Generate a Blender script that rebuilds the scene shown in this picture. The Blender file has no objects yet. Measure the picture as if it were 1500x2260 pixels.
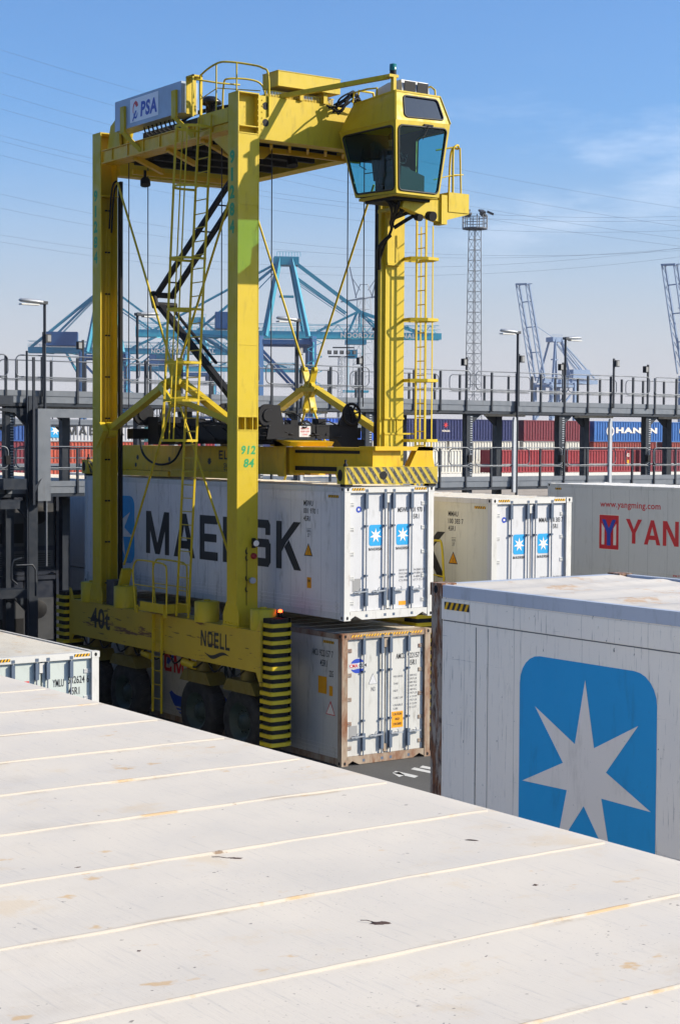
import bpy, math, random
from math import sin, cos, pi, radians, sqrt
from mathutils import Vector, Matrix
random.seed(7)
S = bpy.context.scene
COL = S.collection

# ------------------------------------------------------------------ camera
F_PX, PIT, ROL, YAW, CZ = 3824.16, .0421, .0057, .6156, 7.127
cp, sp, cr, sr, cy, sy = cos(PIT), sin(PIT), cos(ROL), sin(ROL), cos(YAW), sin(YAW)
vf = Vector((sy*cp, cy*cp, -sp)); vr = Vector((cy, -sy, 0)); vu = vr.cross(vf)
r2 = cr*vr + sr*vu; u2 = -sr*vr + cr*vu
cam_d = bpy.data.cameras.new("camera"); cam = bpy.data.objects.new("camera", cam_d); COL.objects.link(cam)
cam.matrix_world = Matrix(((r2.x, u2.x, -vf.x, 0), (r2.y, u2.y, -vf.y, 0), (r2.z, u2.z, -vf.z, CZ), (0, 0, 0, 1)))
cam_d.sensor_fit = 'VERTICAL'; cam_d.sensor_height = 36; cam_d.lens = F_PX/2260*36
cam_d.clip_start = .1; cam_d.clip_end = 9000
S.camera = cam

# ------------------------------------------------------------------ light
SUN_EL, SUN_AZ = radians(29), radians(53)      # azimuth from -y towards +x
sd = Vector((sin(SUN_AZ)*cos(SUN_EL), -cos(SUN_AZ)*cos(SUN_EL), sin(SUN_EL)))
sun_d = bpy.data.lights.new("sun", 'SUN'); sun_d.energy = 4.3; sun_d.angle = radians(.5); sun_d.color = (1, .90, .74)
sun = bpy.data.objects.new("sun", sun_d); COL.objects.link(sun)
sun.rotation_euler = (-sd).to_track_quat('-Z', 'Y').to_euler(); sun.location = (30, -30, 60)
W = bpy.data.worlds.new("World"); S.world = W; W.use_nodes = True
nt = W.node_tree; nt.nodes.clear()
wo = nt.nodes.new('ShaderNodeOutputWorld'); bg = nt.nodes.new('ShaderNodeBackground')
sky = nt.nodes.new('ShaderNodeTexSky'); sky.sky_type = 'NISHITA'; sky.sun_disc = False
sky.sun_elevation = SUN_EL; sky.sun_rotation = math.atan2(sd.x, sd.y)
sky.altitude = 0; sky.air_density = 1.0; sky.dust_density = 1.6; sky.ozone_density = 2.2
tc = nt.nodes.new('ShaderNodeTexCoord')
mp = nt.nodes.new('ShaderNodeMapping'); mp.inputs['Scale'].default_value = (1.3, 3.2, 9.0); mp.inputs['Rotation'].default_value = (0.10, .16, .3)
nz = nt.nodes.new('ShaderNodeTexNoise'); nz.inputs['Scale'].default_value = 2.3; nz.inputs['Detail'].default_value = 7; nz.inputs['Roughness'].default_value = .6
mr = nt.nodes.new('ShaderNodeMapRange'); mr.inputs[1].default_value = .44; mr.inputs[2].default_value = .66; mr.inputs[3].default_value = 0; mr.inputs[4].default_value = .28; mr.interpolation_type = 'SMOOTHSTEP'
mx = nt.nodes.new('ShaderNodeMix'); mx.data_type = 'RGBA'; mx.inputs[7].default_value = (7.6, 8.0, 8.8, 1)
L = nt.links
def wn(t, op=None, **kw):
    n = nt.nodes.new(t)
    if op: n.operation = op
    return n
def wrange(f, a, b, lo=0., hi=1.):
    n = nt.nodes.new('ShaderNodeMapRange'); n.interpolation_type = 'SMOOTHSTEP'
    for i, v in zip((1, 2, 3, 4), (a, b, lo, hi)): n.inputs[i].default_value = v
    L.new(f, n.inputs[0]); return n.outputs[0]
def wmul(a, b):
    n = wn('ShaderNodeMath', 'MULTIPLY'); L.new(a, n.inputs[0]); L.new(b, n.inputs[1]); return n.outputs[0]
L.new(tc.outputs['Generated'], mp.inputs[0]); L.new(mp.outputs[0], nz.inputs['Vector']); L.new(nz.outputs['Fac'], mr.inputs[0])
dt = wn('ShaderNodeVectorMath', 'DOT_PRODUCT'); L.new(tc.outputs['Generated'], dt.inputs[0]); dt.inputs[1].default_value = (cy, -sy, 0)
sx = wn('ShaderNodeSeparateXYZ'); L.new(tc.outputs['Generated'], sx.inputs[0])
tint = nt.nodes.new('ShaderNodeMix'); tint.data_type = 'RGBA'; tint.blend_type = 'MULTIPLY'; tint.inputs[0].default_value = 1; tint.inputs[7].default_value = (.60, .88, 1.22, 1)
hz = nt.nodes.new('ShaderNodeMix'); hz.data_type = 'RGBA'; hz.inputs[7].default_value = (4.3, 4.25, 4.6, 1)
L.new(sky.outputs[0], tint.inputs[6]); L.new(tint.outputs[2], hz.inputs[6]); L.new(wrange(sx.outputs[2], .19, .0, 0, .93), hz.inputs[0])
cm = wmul(wmul(mr.outputs[0], wrange(dt.outputs['Value'], .0, .12, .06, 1)), wmul(wrange(sx.outputs[2], .08, .13), wrange(sx.outputs[2], .22, .17)))
L.new(cm, mx.inputs[0]); L.new(hz.outputs[2], mx.inputs[6]); L.new(mx.outputs[2], bg.inputs[0]); L.new(bg.outputs[0], wo.inputs[0])
bg.inputs[1].default_value = .088
S.view_settings.view_transform = 'Standard'; S.view_settings.look = 'None'; S.view_settings.gamma = 1
S.view_settings.use_curve_mapping = False; S.view_settings.exposure = .85

# ------------------------------------------------------------------ helpers
def lin(c):
    c /= 255.; return c/12.92 if c <= .04045 else ((c+.055)/1.055)**2.4
def rgb(r, g, b): return (lin(r), lin(g), lin(b), 1)

class Mat:
    """small node builder round one Principled shader"""
    def __init__(s, name, col, rough=.5, metal=0., spec=None):
        s.m = bpy.data.materials.new(name); s.m.use_nodes = True; s.nt = s.m.node_tree
        s.b = s.nt.nodes['Principled BSDF']; s.b.inputs['Roughness'].default_value = rough
        s.b.inputs['Metallic'].default_value = metal
        if spec is not None: s.b.inputs['Specular IOR Level'].default_value = spec
        if len(col) == 3: col = (*col, 1)
        s.b.inputs['Base Color'].default_value = col
        s.tc = s.nt.nodes.new('ShaderNodeTexCoord').outputs['Object']; s.c = None; s.col = col
        s.h = None
    def lk(s, a, b): s.nt.links.new(a, b)
    def noise(s, scale, st=(1, 1, 1), det=3, rough=.55, off=(0, 0, 0)):
        m = s.nt.nodes.new('ShaderNodeMapping'); m.inputs['Scale'].default_value = st; m.inputs['Location'].default_value = off
        n = s.nt.nodes.new('ShaderNodeTexNoise'); n.inputs['Scale'].default_value = scale; n.inputs['Detail'].default_value = det; n.inputs['Roughness'].default_value = rough
        s.lk(s.tc, m.inputs[0]); s.lk(m.outputs[0], n.inputs['Vector']); return n.outputs['Fac']
    def rng(s, f, a, b, lo=0., hi=1.):
        r = s.nt.nodes.new('ShaderNodeMapRange'); r.interpolation_type = 'SMOOTHSTEP'
        for i, v in zip((1, 2, 3, 4), (a, b, lo, hi)): r.inputs[i].default_value = v
        s.lk(f, r.inputs[0]); return r.outputs[0]
    def mul(s, a, b, op='MULTIPLY'):
        n = s.nt.nodes.new('ShaderNodeMath'); n.operation = op; s.lk(a, n.inputs[0])
        if isinstance(b, (int, float)): n.inputs[1].default_value = b
        else: s.lk(b, n.inputs[1])
        return n.outputs[0]
    def axis(s, i):
        n = s.nt.nodes.new('ShaderNodeSeparateXYZ'); s.lk(s.tc, n.inputs[0]); return n.outputs[i]
    def mix(s, f, col):
        n = s.nt.nodes.new('ShaderNodeMix'); n.data_type = 'RGBA'; s.lk(f, n.inputs[0])
        if s.c is None: n.inputs[6].default_value = s.col
        else: s.lk(s.c, n.inputs[6])
        n.inputs[7].default_value = col if len(col) == 4 else (*col, 1)
        s.c = n.outputs[2]; return s
    def seam(s, ax, pitch, w, off=0.):
        """thin line mask every pitch metres along an axis"""
        a = s.mul(s.axis(ax), off, 'ADD'); a = s.mul(a, 1/pitch)
        a = s.mul(a, 1., 'FRACT') if 0 else s._fract(a)
        a = s.mul(a, -.5, 'ADD'); a = s._abs(a)
        return s.rng(a, w/pitch, w/pitch*.4)
    def _fract(s, a):
        n = s.nt.nodes.new('ShaderNodeMath'); n.operation = 'FRACT'; s.lk(a, n.inputs[0]); return n.outputs[0]
    def _abs(s, a):
        n = s.nt.nodes.new('ShaderNodeMath'); n.operation = 'ABSOLUTE'; s.lk(a, n.inputs[0]); return n.outputs[0]
    def bump(s, f, st=.3, dist=.01):
        n = s.nt.nodes.new('ShaderNodeBump'); n.inputs['Strength'].default_value = st; n.inputs['Distance'].default_value = dist
        s.lk(f, n.inputs['Height'])
        if s.h is not None: s.lk(s.h, n.inputs['Normal'])
        s.h = n.outputs[0]; s.lk(s.h, s.b.inputs['Normal']); return s
    def rvar(s, f, a, b):
        s.lk(s.rng(f, .3, .7, a, b), s.b.inputs['Roughness']); return s
    def done(s):
        if s.c is not None: s.lk(s.c, s.b.inputs['Base Color'])
        return s.m

def shade(c, k): return (c[0]*k, c[1]*k, c[2]*k, 1)
def painted(name, col, rough=.45, dirt=.35, rust=.0, stretch=(1, 1, .22), metal=0., seams=None, specks=.3, bump=.15):
    m = Mat(name, col, rough, metal, .35)
    m.mix(m.rng(m.noise(.7, det=4), .35, .7, 0, dirt*.7), shade(col, .78))
    m.mix(m.rng(m.noise(7, stretch, 5, .65), .52, .74, 0, dirt), (col[0]*.42+.01, col[1]*.40+.01, col[2]*.36+.008, 1))
    if specks: m.mix(m.rng(m.noise(38, det=2), .70, .76, 0, specks), (.05, .04, .03, 1))
    if rust:
        m.mix(m.rng(m.noise(2.6, (1, 1, .35), 7, .7, (3, 1, 5)), .64-.12*rust, .70, 0, min(1, rust*1.2)), (.17, .06, .022, 1))
    if seams:
        for ax, p, w, d, off in seams:
            m.mix(m.mul(m.seam(ax, p, w, off), d), (.09, .085, .08, 1))
    if bump: m.bump(m.noise(1.4, det=3), bump, .02)
    m.rvar(m.noise(5, det=4), rough*.8, min(1, rough*1.25))
    return m.done()

class MB:
    def __init__(s): s.v = []; s.f = []; s.mi = []; s.sm = []
    def add(s, vs, fs, m=0, smooth=False):
        o = len(s.v); s.v += [tuple(v) for v in vs]
        for f in fs: s.f.append(tuple(i+o for i in f)); s.mi.append(m); s.sm.append(smooth)
        return s
    def box(s, x0, x1, y0, y1, z0, z1, m=0):
        return s.add([(x0, y0, z0), (x1, y0, z0), (x1, y1, z0), (x0, y1, z0), (x0, y0, z1), (x1, y0, z1), (x1, y1, z1), (x0, y1, z1)],
                     [(3, 2, 1, 0), (4, 5, 6, 7), (0, 1, 5, 4), (1, 2, 6, 5), (2, 3, 7, 6), (3, 0, 4, 7)], m)
    def beam(s, p, q, w, h, m=0, up=(0, 0, 1)):
        p = Vector(p); q = Vector(q); d = (q-p).normalized(); u = Vector(up)
        if abs(d.dot(u)) > .99: u = Vector((0, 1, 0))
        r = d.cross(u).normalized(); u = r.cross(d).normalized(); r *= w/2; u *= h/2
        return s.add([p-r-u, p+r-u, p+r+u, p-r+u, q-r-u, q+r-u, q+r+u, q-r+u],
                     [(0, 1, 2, 3), (7, 6, 5, 4), (0, 4, 5, 1), (1, 5, 6, 2), (2, 6, 7, 3), (3, 7, 4, 0)], m)
    def path(s, pts, r, n=6, m=0, closed=False):
        pts = [Vector(p) for p in pts]; N = len(pts); rings = []; prev = None
        for i, p in enumerate(pts):
            a = pts[(i-1) % N] if (i > 0 or closed) else p; b = pts[(i+1) % N] if (i < N-1 or closed) else p
            t = (b-a).normalized()
            if prev is None:
                u = Vector((0, 0, 1)) if abs(t.z) < .9 else Vector((1, 0, 0)); u = (u-t*u.dot(t)).normalized()
            else: u = (prev-t*prev.dot(t)); u = u.normalized() if u.length > 1e-6 else Vector((1, 0, 0))
            prev = u; w = t.cross(u)
            k = 1.
            rings.append([p+(u*cos(2*pi*j/n)+w*sin(2*pi*j/n))*r*k for j in range(n)])
        vs = [v for ring in rings for v in ring]; fs = []
        for i in range(N if closed else N-1):
            i2 = (i+1) % N
            for j in range(n):
                fs.append((i*n+j, i*n+(j+1) % n, i2*n+(j+1) % n, i2*n+j))
        s.add(vs, fs, m, n > 4)
        if not closed:
            s.add(rings[0], [tuple(range(n))[::-1]], m); s.add(rings[-1], [tuple(range(n))], m)
        return s
    def hose(s, pts, r, n=6, m=0, k=6):
        P = [Vector(p) for p in pts]; P = [P[0]*2-P[1]]+P+[P[-1]*2-P[-2]]; out = []
        for i in range(1, len(P)-2):
            a, b, c, d = P[i-1:i+3]
            for j in range(k):
                t = j/k; out.append(.5*((2*b)+(c-a)*t+(2*a-5*b+4*c-d)*t*t+(3*b-3*c+d-a)*t**3))
        out.append(P[-2]); return s.path(out, r, n, m)
    def tube(s, p, q, r, n=6, m=0): return s.path([p, q], r, n, m)
    def cone(s, p, q, r0, r1, n=12, m=0):
        p = Vector(p); q = Vector(q); t = (q-p).normalized(); u = Vector((0, 0, 1)) if abs(t.z) < .9 else Vector((1, 0, 0))
        u = (u-t*u.dot(t)).normalized(); w = t.cross(u)
        A = [p+(u*cos(2*pi*j/n)+w*sin(2*pi*j/n))*r0 for j in range(n)]; B = [q+(u*cos(2*pi*j/n)+w*sin(2*pi*j/n))*r1 for j in range(n)]
        s.add(A+B, [(j, (j+1) % n, n+(j+1) % n, n+j) for j in range(n)], m, True)
        s.add(A, [tuple(range(n))[::-1]], m); s.add(B, [tuple(range(n))], m); return s
    def lathe(s, o, axis, prof, n=20, m=0, cap=True, smooth=True):
        """prof: list of (distance along axis, radius)"""
        o = Vector(o); t = Vector(axis).normalized(); u = Vector((0, 0, 1)) if abs(t.z) < .9 else Vector((1, 0, 0))
        u = (u-t*u.dot(t)).normalized(); w = t.cross(u); vs = []; fs = []
        for (a, r) in prof: vs += [o+t*a+(u*cos(2*pi*j/n)+w*sin(2*pi*j/n))*r for j in range(n)]
        for i in range(len(prof)-1):
            for j in range(n): fs.append((i*n+j, i*n+(j+1) % n, (i+1)*n+(j+1) % n, (i+1)*n+j))
        s.add(vs, fs, m, smooth)
        if not cap: return s
        if prof[0][1] > 1e-4: s.add(vs[:n], [tuple(range(n))[::-1]], m)
        if prof[-1][1] > 1e-4: s.add(vs[-n:], [tuple(range(n))], m)
        return s
    def prism(s, poly, ax, a, b, m=0):
        """poly 2D in the two other axes (in xyz order), extruded along axis ax from a to b"""
        def P(c, k):
            c = list(c); c.insert(ax, k); return tuple(c)
        n = len(poly); vs = [P(c, a) for c in poly]+[P(c, b) for c in poly]
        return s.add(vs, [tuple(range(n))[::-1], tuple(range(n, 2*n))]+[(i, (i+1) % n, n+(i+1) % n, n+i) for i in range(n)], m)
    def poly(s, pts, m=0): return s.add(pts, [tuple(range(len(pts)))], m)
    def build(s, name, mats, parent=None, org=(0, 0, 0)):
        me = bpy.data.meshes.new(name)
        if parent is not None: org = ORG.get(parent.name, org)
        me.from_pydata([(v[0]-org[0], v[1]-org[1], v[2]-org[2]) for v in s.v], [], s.f)
        for mm in (mats if isinstance(mats, (list, tuple)) else [mats]): me.materials.append(mm)
        me.polygons.foreach_set('material_index', s.mi); me.polygons.foreach_set('use_smooth', s.sm)
        me.update()
        o = bpy.data.objects.new(name, me); COL.objects.link(o)
        if parent is not None: o.parent = parent; ORG[o.name] = org
        else: o.location = org; ORG[o.name] = tuple(org)
        return o
ORG = {}
def tag(o, label, cat, group=None):
    o['label'] = label; o['category'] = cat
    if group: o['group'] = group
    return o
def thing(name, loc, label, cat, group=None):
    o = bpy.data.objects.new(name, None); COL.objects.link(o); o.location = loc; o.empty_display_size = .3
    ORG[o.name] = tuple(loc); return tag(o, label, cat, group)
def struct(o, kind='structure'): o['kind'] = kind; return o
def dup(o, off, parent=None):
    """copy a thing with its parts and their sub-parts"""
    c = o.copy(); COL.objects.link(c)
    if parent is None: c.location = Vector(o.location)+Vector(off)
    else: c.parent = parent
    for ch in list(o.children): dup(ch, off, c)
    return c

# ------------------------------------------------------------------ lettering
_tc = {}
def glyphs(txt, bold=0.):
    k = (txt, bold)
    if k in _tc: return _tc[k]
    cu = bpy.data.curves.new('txt', 'FONT'); cu.body = txt; cu.size = 1; cu.offset = bold; cu.resolution_u = 3; cu.space_character = 1.0+bold*3
    ob = bpy.data.objects.new('txt', cu); COL.objects.link(ob)
    dg = bpy.context.evaluated_depsgraph_get(); me = ob.evaluated_get(dg).to_mesh()
    vs = [tuple(v.co) for v in me.vertices]; fs = [tuple(p.vertices) for p in me.polygons]
    ob.evaluated_get(dg).to_mesh_clear(); bpy.data.objects.remove(ob); bpy.data.curves.remove(cu)
    x0 = min(v[0] for v in vs); x1 = max(v[0] for v in vs); y0 = min(v[1] for v in vs); y1 = max(v[1] for v in vs)
    r = ([((v[0]-x0)/(x1-x0), (v[1]-y0)/(y1-y0)) for v in vs], fs); _tc[k] = r; return r
class Deco(MB):
    """lettering that is split into parts"""
    def __init__(s): s.parts = []; s.sec('lettering')
    def sec(s, nm):
        q = MB(); q.nm = nm; s.parts.append(q); s.v, s.f, s.mi, s.sm = q.v, q.f, q.mi, q.sm
    def add(s, vs, fs, m=0, smooth=False):
        q = s.parts[-1]; q.add(vs, fs, m, smooth); return s
    def build_all(s, mats, par):
        for q in s.parts:
            if not q.f: continue
            used = sorted(set(q.mi)); q.mi = [used.index(i) for i in q.mi]; q.build(q.nm, [mats[i] for i in used], par)
class Plane:
    """2D drawing plane: o + u*a + v*b, n towards the viewer"""
    def __init__(s, o, u, v, n): s.o = Vector(o); s.u = Vector(u); s.v = Vector(v); s.n = Vector(n)
    def at(s, a, b, lift=.003): return s.o+s.u*a+s.v*b+s.n*lift
def XM(x, y, z): return Plane((x, y, z), (0, -1, 0), (0, 0, 1), (-1, 0, 0))     # on a face looking to -x; a runs towards -y
def YM(x, y, z): return Plane((x, y, z), (1, 0, 0), (0, 0, 1), (0, -1, 0))      # on a face looking to -y; a runs towards +x
def text(mb, pl, txt, a, b, w, h, m=0, bold=0., lift=.004, slant=0.):
    if isinstance(mb, Deco) and mb.parts[-1].nm in ('emblem', 'hazard_strip'): mb.sec('lettering')
    vs, fs = glyphs(txt, bold)
    mb.add([pl.at(a+x*w+y*h*slant, b+y*h, lift) for x, y in vs], fs, m)
def rect(mb, pl, a, b, w, h, m=0, lift=.003): mb.poly([pl.at(a, b, lift), pl.at(a+w, b, lift), pl.at(a+w, b+h, lift), pl.at(a, b+h, lift)], m)
def rrect(mb, pl, a, b, w, h, r, m=0, lift=.003, n=6):
    pts = []
    for cx, cy_, t0 in ((a+w-r, b+r, -pi/2), (a+w-r, b+h-r, 0), (a+r, b+h-r, pi/2), (a+r, b+r, pi)):
        for k in range(n+1): t = t0+pi/2*k/n; pts.append(pl.at(cx+r*cos(t), cy_+r*sin(t), lift))
    mb.poly(pts, m)
def star7(mb, pl, ca, cb, R, m=0, lift=.006, ri=.38, ph=pi/2):
    c = pl.at(ca, cb, lift); pts = []
    for k in range(14):
        t = ph+pi*k/7; r = R if k % 2 == 0 else R*ri; pts.append(pl.at(ca+r*cos(t), cb+r*sin(t), lift))
    for k in range(14): mb.poly([c, pts[k], pts[(k+1) % 14]], m)
def emblem(mb, pl, a, b, w, h, blue=0, white=1, lift=.003):
    if isinstance(mb, Deco): mb.sec('emblem')
    rrect(mb, pl, a, b, w, h, w*.15, blue, lift); star7(mb, pl, a+w/2, b+h*.49, min(w, h)*.46, white, lift+.003)
# bold sans letters, unit boxes (polygons)
T = .23
BOLD = {
 'M': (1.15, [[(0,0),(.21,0),(.21,1),(0,1)],[(.94,0),(1.15,0),(1.15,1),(.94,1)],[(0,1),(.25,1),(.69,.0),(.46,.0)],[(1.15,1),(.9,1),(.46,.0),(.69,.0)]]),
 'A': (1.0, [[(0,0),(.23,0),(.60,1),(.40,1)],[(1,0),(.77,0),(.40,1),(.60,1)],[(.2,.2),(.8,.2),(.74,.38),(.26,.38)]]),
 'E': (.82, [[(0,0),(.22,0),(.22,1),(0,1)],[(.22,.81),(.8,.81),(.8,1),(.22,1)],[(.22,.41),(.76,.41),(.76,.59),(.22,.59)],[(.22,0),(.82,0),(.82,.19),(.22,.19)]]),
 'R': (.92, [[(0,0),(.22,0),(.22,1),(0,1)],[(.22,.82),(.7,.82),(.88,.9),(.74,1),(.22,1)],[(.66,.9),(.88,.88),(.9,.5),(.68,.52)],[(.22,.38),(.74,.38),(.88,.5),(.7,.56),(.22,.56)],[(.42,.38),(.66,.38),(.92,0),(.67,0)]]),
 'S': (.88, [[(.06,.82),(.84,.82),(.78,1),(.1,1)],[(.66,.68),(.86,.68),(.86,.9),(.78,1),(.66,.9)],[(0,.48),(.21,.48),(.21,.92),(.1,1),(0,.9)],[(0,.5),(.1,.41),(.88,.41),(.8,.59),(.0,.59)],[(.67,.1),(.78,0),(.88,.1),(.88,.5),(.67,.55)],[(.08,0),(.8,0),(.84,.18),(.05,.18)],[(0,.1),(.1,0),(.21,.1),(.21,.32),(0,.32)]]),
 'K': (.98, [[(0,0),(.22,0),(.22,1),(0,1)],[(.22,.36),(.40,.56),(.96,1),(.68,1),(.22,.62)],[(.32,.46),(.50,.62),(.98,0),(.71,0)]]),
 'Y': (1.0, [[(0,1),(.25,1),(.6,.42),(.4,.42)],[(1,1),(.75,1),(.4,.42),(.6,.42)],[(.39,0),(.61,0),(.61,.46),(.39,.46)]]),
 'N': (.95, [[(0,0),(.22,0),(.22,1),(0,1)],[(.73,0),(.95,0),(.95,1),(.73,1)],[(0,1),(.25,1),(.95,0),(.7,0)]]),
 'G': (.95, [[(.1,.8),(.8,.8),(.88,1),(.16,1)],[(0,.12),(.22,.12),(.22,.88),(.16,1),(0,.88)],[(.1,0),(.85,0),(.95,.2),(.05,.2)],[(.73,.1),(.95,.1),(.95,.52),(.73,.52)],[(.5,.38),(.8,.38),(.8,.54),(.5,.54)]]),
 'D': (.9, [[(0,0),(.22,0),(.22,1),(0,1)],[(.22,.82),(.6,.82),(.9,.8),(.7,1),(.22,1)],[(.68,.1),(.9,.2),(.9,.8),(.68,.9)],[(.22,0),(.7,0),(.9,.2),(.6,.18),(.22,.18)]]),
 'L': (.75, [[(0,0),(.2,0),(.2,1),(0,1)],[(.2,0),(.75,0),(.75,.18),(.2,.18)]]),
 'C': (.9, [[(.1,.8),(.8,.8),(.88,1),(.16,1)],[(0,.12),(.22,.12),(.22,.88),(.16,1),(0,.88)],[(.1,0),(.85,0),(.88,.2),(.05,.2)],[(.68,.7),(.9,.7),(.88,1),(.7,.9)],[(.68,.3),(.9,.3),(.88,0),(.7,.1)]]),
 'O': (.95, [[(.1,.8),(.85,.8),(.8,1),(.16,1)],[(0,.12),(.22,.12),(.22,.88),(.16,1),(0,.88)],[(.1,0),(.85,0),(.92,.2),(.05,.2)],[(.73,.1),(.95,.12),(.95,.88),(.73,.9)]]),
}
def word(mb, pl, w, a, b, width, h, m=0, gap=.2, lift=.004, condense=None):
    if isinstance(mb, Deco): mb.sec('lettering')
    tot = sum(BOLD[c][0] for c in w)+gap*(len(w)-1); k = width/tot; x = a
    for c in w:
        cw, ps = BOLD[c]
        for i, p in enumerate(ps): mb.poly([pl.at(x+u*k, b+v*h, lift+.0004*i) for u, v in p], m)
        x += (cw+gap)*k
def hazard(mb, pl, a, b, w, h, n, my, mk, lift=.003):
    if isinstance(mb, Deco): mb.sec('hazard_strip')
    rect(mb, pl, a, b, w, h, mk, lift); p = w/n
    for i in range(n):
        x = a+i*p
        mb.poly([pl.at(x, b, lift+.002), pl.at(x+p*.5, b, lift+.002), pl.at(min(x+p, a+w), b+h, lift+.002), pl.at(x+p*.5, b+h, lift+.002)], my)

# ------------------------------------------------------------------ materials
M = {}
WHITE = rgb(205, 206, 206)
M['white'] = painted('reefer_white', (.64, .62, .59, 1), .42, .3, 0, seams=[(1, .62, .008, .28, .1)])
M['door'] = painted('door_white', (.54, .54, .55, 1), .42, .36, 0.05, specks=.3)
M['aged'] = painted('aged_white', (.72, .70, .68, 1), .5, .45, .0, seams=[(1, 1.1, .010, .55, .2), (1, .37, .006, .16, .1)])
def agedside():
    m = Mat('aged_white', (.88, .79, .67, 1), .5, 0, .35)
    m.mix(m.rng(m.noise(.6, det=4), .35, .7, 0, .30), (.66, .63, .60, 1))
    m.mix(m.rng(m.noise(7, (1, 1.6, .16), 6, .68), .55, .76, 0, .38), (.30, .29, .28, 1))
    m.mix(m.rng(m.noise(26, (1, 2.2, .10), 4, .7, (0, 3, 3)), .60, .68, 0, .55), (.22, .21, .19, 1))
    m.mix(m.rng(m.noise(5, (1, .10, 3.2), 6, .75, (2, 0, 9)), .635, .66, 0, .5), (.28, .26, .24, 1))
    m.mix(m.rng(m.noise(30, (1, 1, .5), 3), .70, .74, 0, .8), (.08, .07, .06, 1))
    for a in ((1, .775, .008, .09, .2), (1, 2.33, .006, .18, .9)): m.mix(m.mul(m.seam(a[0], a[1], a[2], a[4]), a[3]*2), (.10, .10, .09, 1))
    m.bump(m.noise(1.1, det=3), .25, .03); return m.done()
M['aged'] = agedside()
M['cream'] = painted('cream_panel', (.60, .58, .47, 1), .45, .3, 0, seams=[(1, .55, .008, .2, 0)])
M['silver'] = painted('grey_panel', (.60, .59, .56, 1), .4, .22, 0, seams=[(1, .78, .012, .35, .2)])
M['mside'] = painted('grimy_white', (.70, .67, .65, 1), .5, .6, 0, seams=[(1, .60, .010, .35, .1)])
M['frame'] = painted('frame_white', (.58, .57, .54, 1), .5, .5, .25)
M['framer'] = painted('frame_rusty', (.34, .27, .20, 1), .7, .85, 1.9)
def rustpost():
    m = Mat('rusty_post', (.30, .25, .20, 1), .8)
    m.mix(m.rng(m.noise(5, (2.5, 2.5, .5), 7, .7), .42, .56), (.17, .062, .020, 1))
    m.mix(m.rng(m.noise(9, (2, 2, .6), 6, .7, (4, 4, 1)), .50, .62, 0, .9), (.055, .026, .016, 1))
    m.mix(m.rng(m.noise(7, (2, 2, .3), 6, .7, (1, 8, 1)), .60, .66, 0, .8), (.36, .30, .24, 1))
    m.bump(m.noise(20, det=5), .5, .01); return m.done()
M['rust'] = rustpost()
M['dark'] = painted('dark_steel', (.045, .048, .055, 1), .5, .3, 0)
M['grey'] = painted('galvanised', (.33, .35, .38, 1), .45, .35, 0, metal=.25)
M['shutter'] = painted('blue_grey_steel', (.09, .12, .17, 1), .5, .3, 0)
M['rackdark'] = painted('rack_column_steel', (.014, .020, .032, 1), .5, .3, 0)
M['black'] = Mat('black_paint', (.010, .010, .012, 1), .6, 0, .18).done()
M['ink'] = Mat('ink_black', (.018, .018, .02, 1), .5).done()
M['greyink'] = Mat('ink_grey', (.12, .12, .13, 1), .6).done()
M['blue'] = painted('emblem_blue', (.014, .30, .60, 1), .45, .3, 0)
M['starw'] = painted('emblem_white', (.80, .72, .63, 1), .45, .3, 0)
M['red'] = Mat('signal_red', rgb(196, 22, 34), .45).done()
M['deepblue'] = Mat('logo_blue', rgb(26, 62, 165), .45).done()
M['green'] = Mat('number_green', rgb(20, 142, 76), .5).done()
M['orange'] = painted('label_orange', rgb(222, 150, 20), .5, .35, 0)
M['haz_y'] = painted('hazard_yellow', rgb(225, 170, 20), .5, .4, 0)
M['plate'] = Mat('vent_plate', (.25, .25, .25, 1), .7).done()
yc = (.53, .382, .010, 1)
M['yel'] = painted('crane_yellow', yc, .5, .42, .10, specks=.3, bump=.1)
M['yel2'] = painted('spreader_yellow', (.66, .40, .006, 1), .42, .5, .12, specks=.35)
def scraped():
    m = Mat('scraped_yellow', (.50, .34, .02, 1), .45)
    m.mix(m.rng(m.noise(1.1, det=4), .35, .7, 0, .4), (.36, .25, .02, 1))
    a = m.rng(m.noise(1.25, (1, .30, 2.6), 8, .74, (0, 2.8, 1.4)), .585, .61)
    band = m.rng(m.axis(2), .0, .25)
    m.mix(m.mul(a, .92), (.10, .028, .018, 1))
    m.mix(m.rng(m.noise(8, (1, .2, 2), 5), .66, .69, 0, .8), (.03, .015, .01, 1))
    m.bump(a, .3, .004); return m.done()
M['scrape'] = scraped()
M['rubber'] = painted('tyre_rubber', (.010, .010, .011, 1), .8, .4, 0, specks=0)
M['rim'] = painted('green_rim', (.010, .024, .022, 1), .6, .5, .1)
M['rope'] = Mat('wire_rope', (.02, .02, .024, 1), .5).done()
M['winblk'] = Mat('window_gasket', (.012, .012, .012, 1), .6).done()
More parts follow.
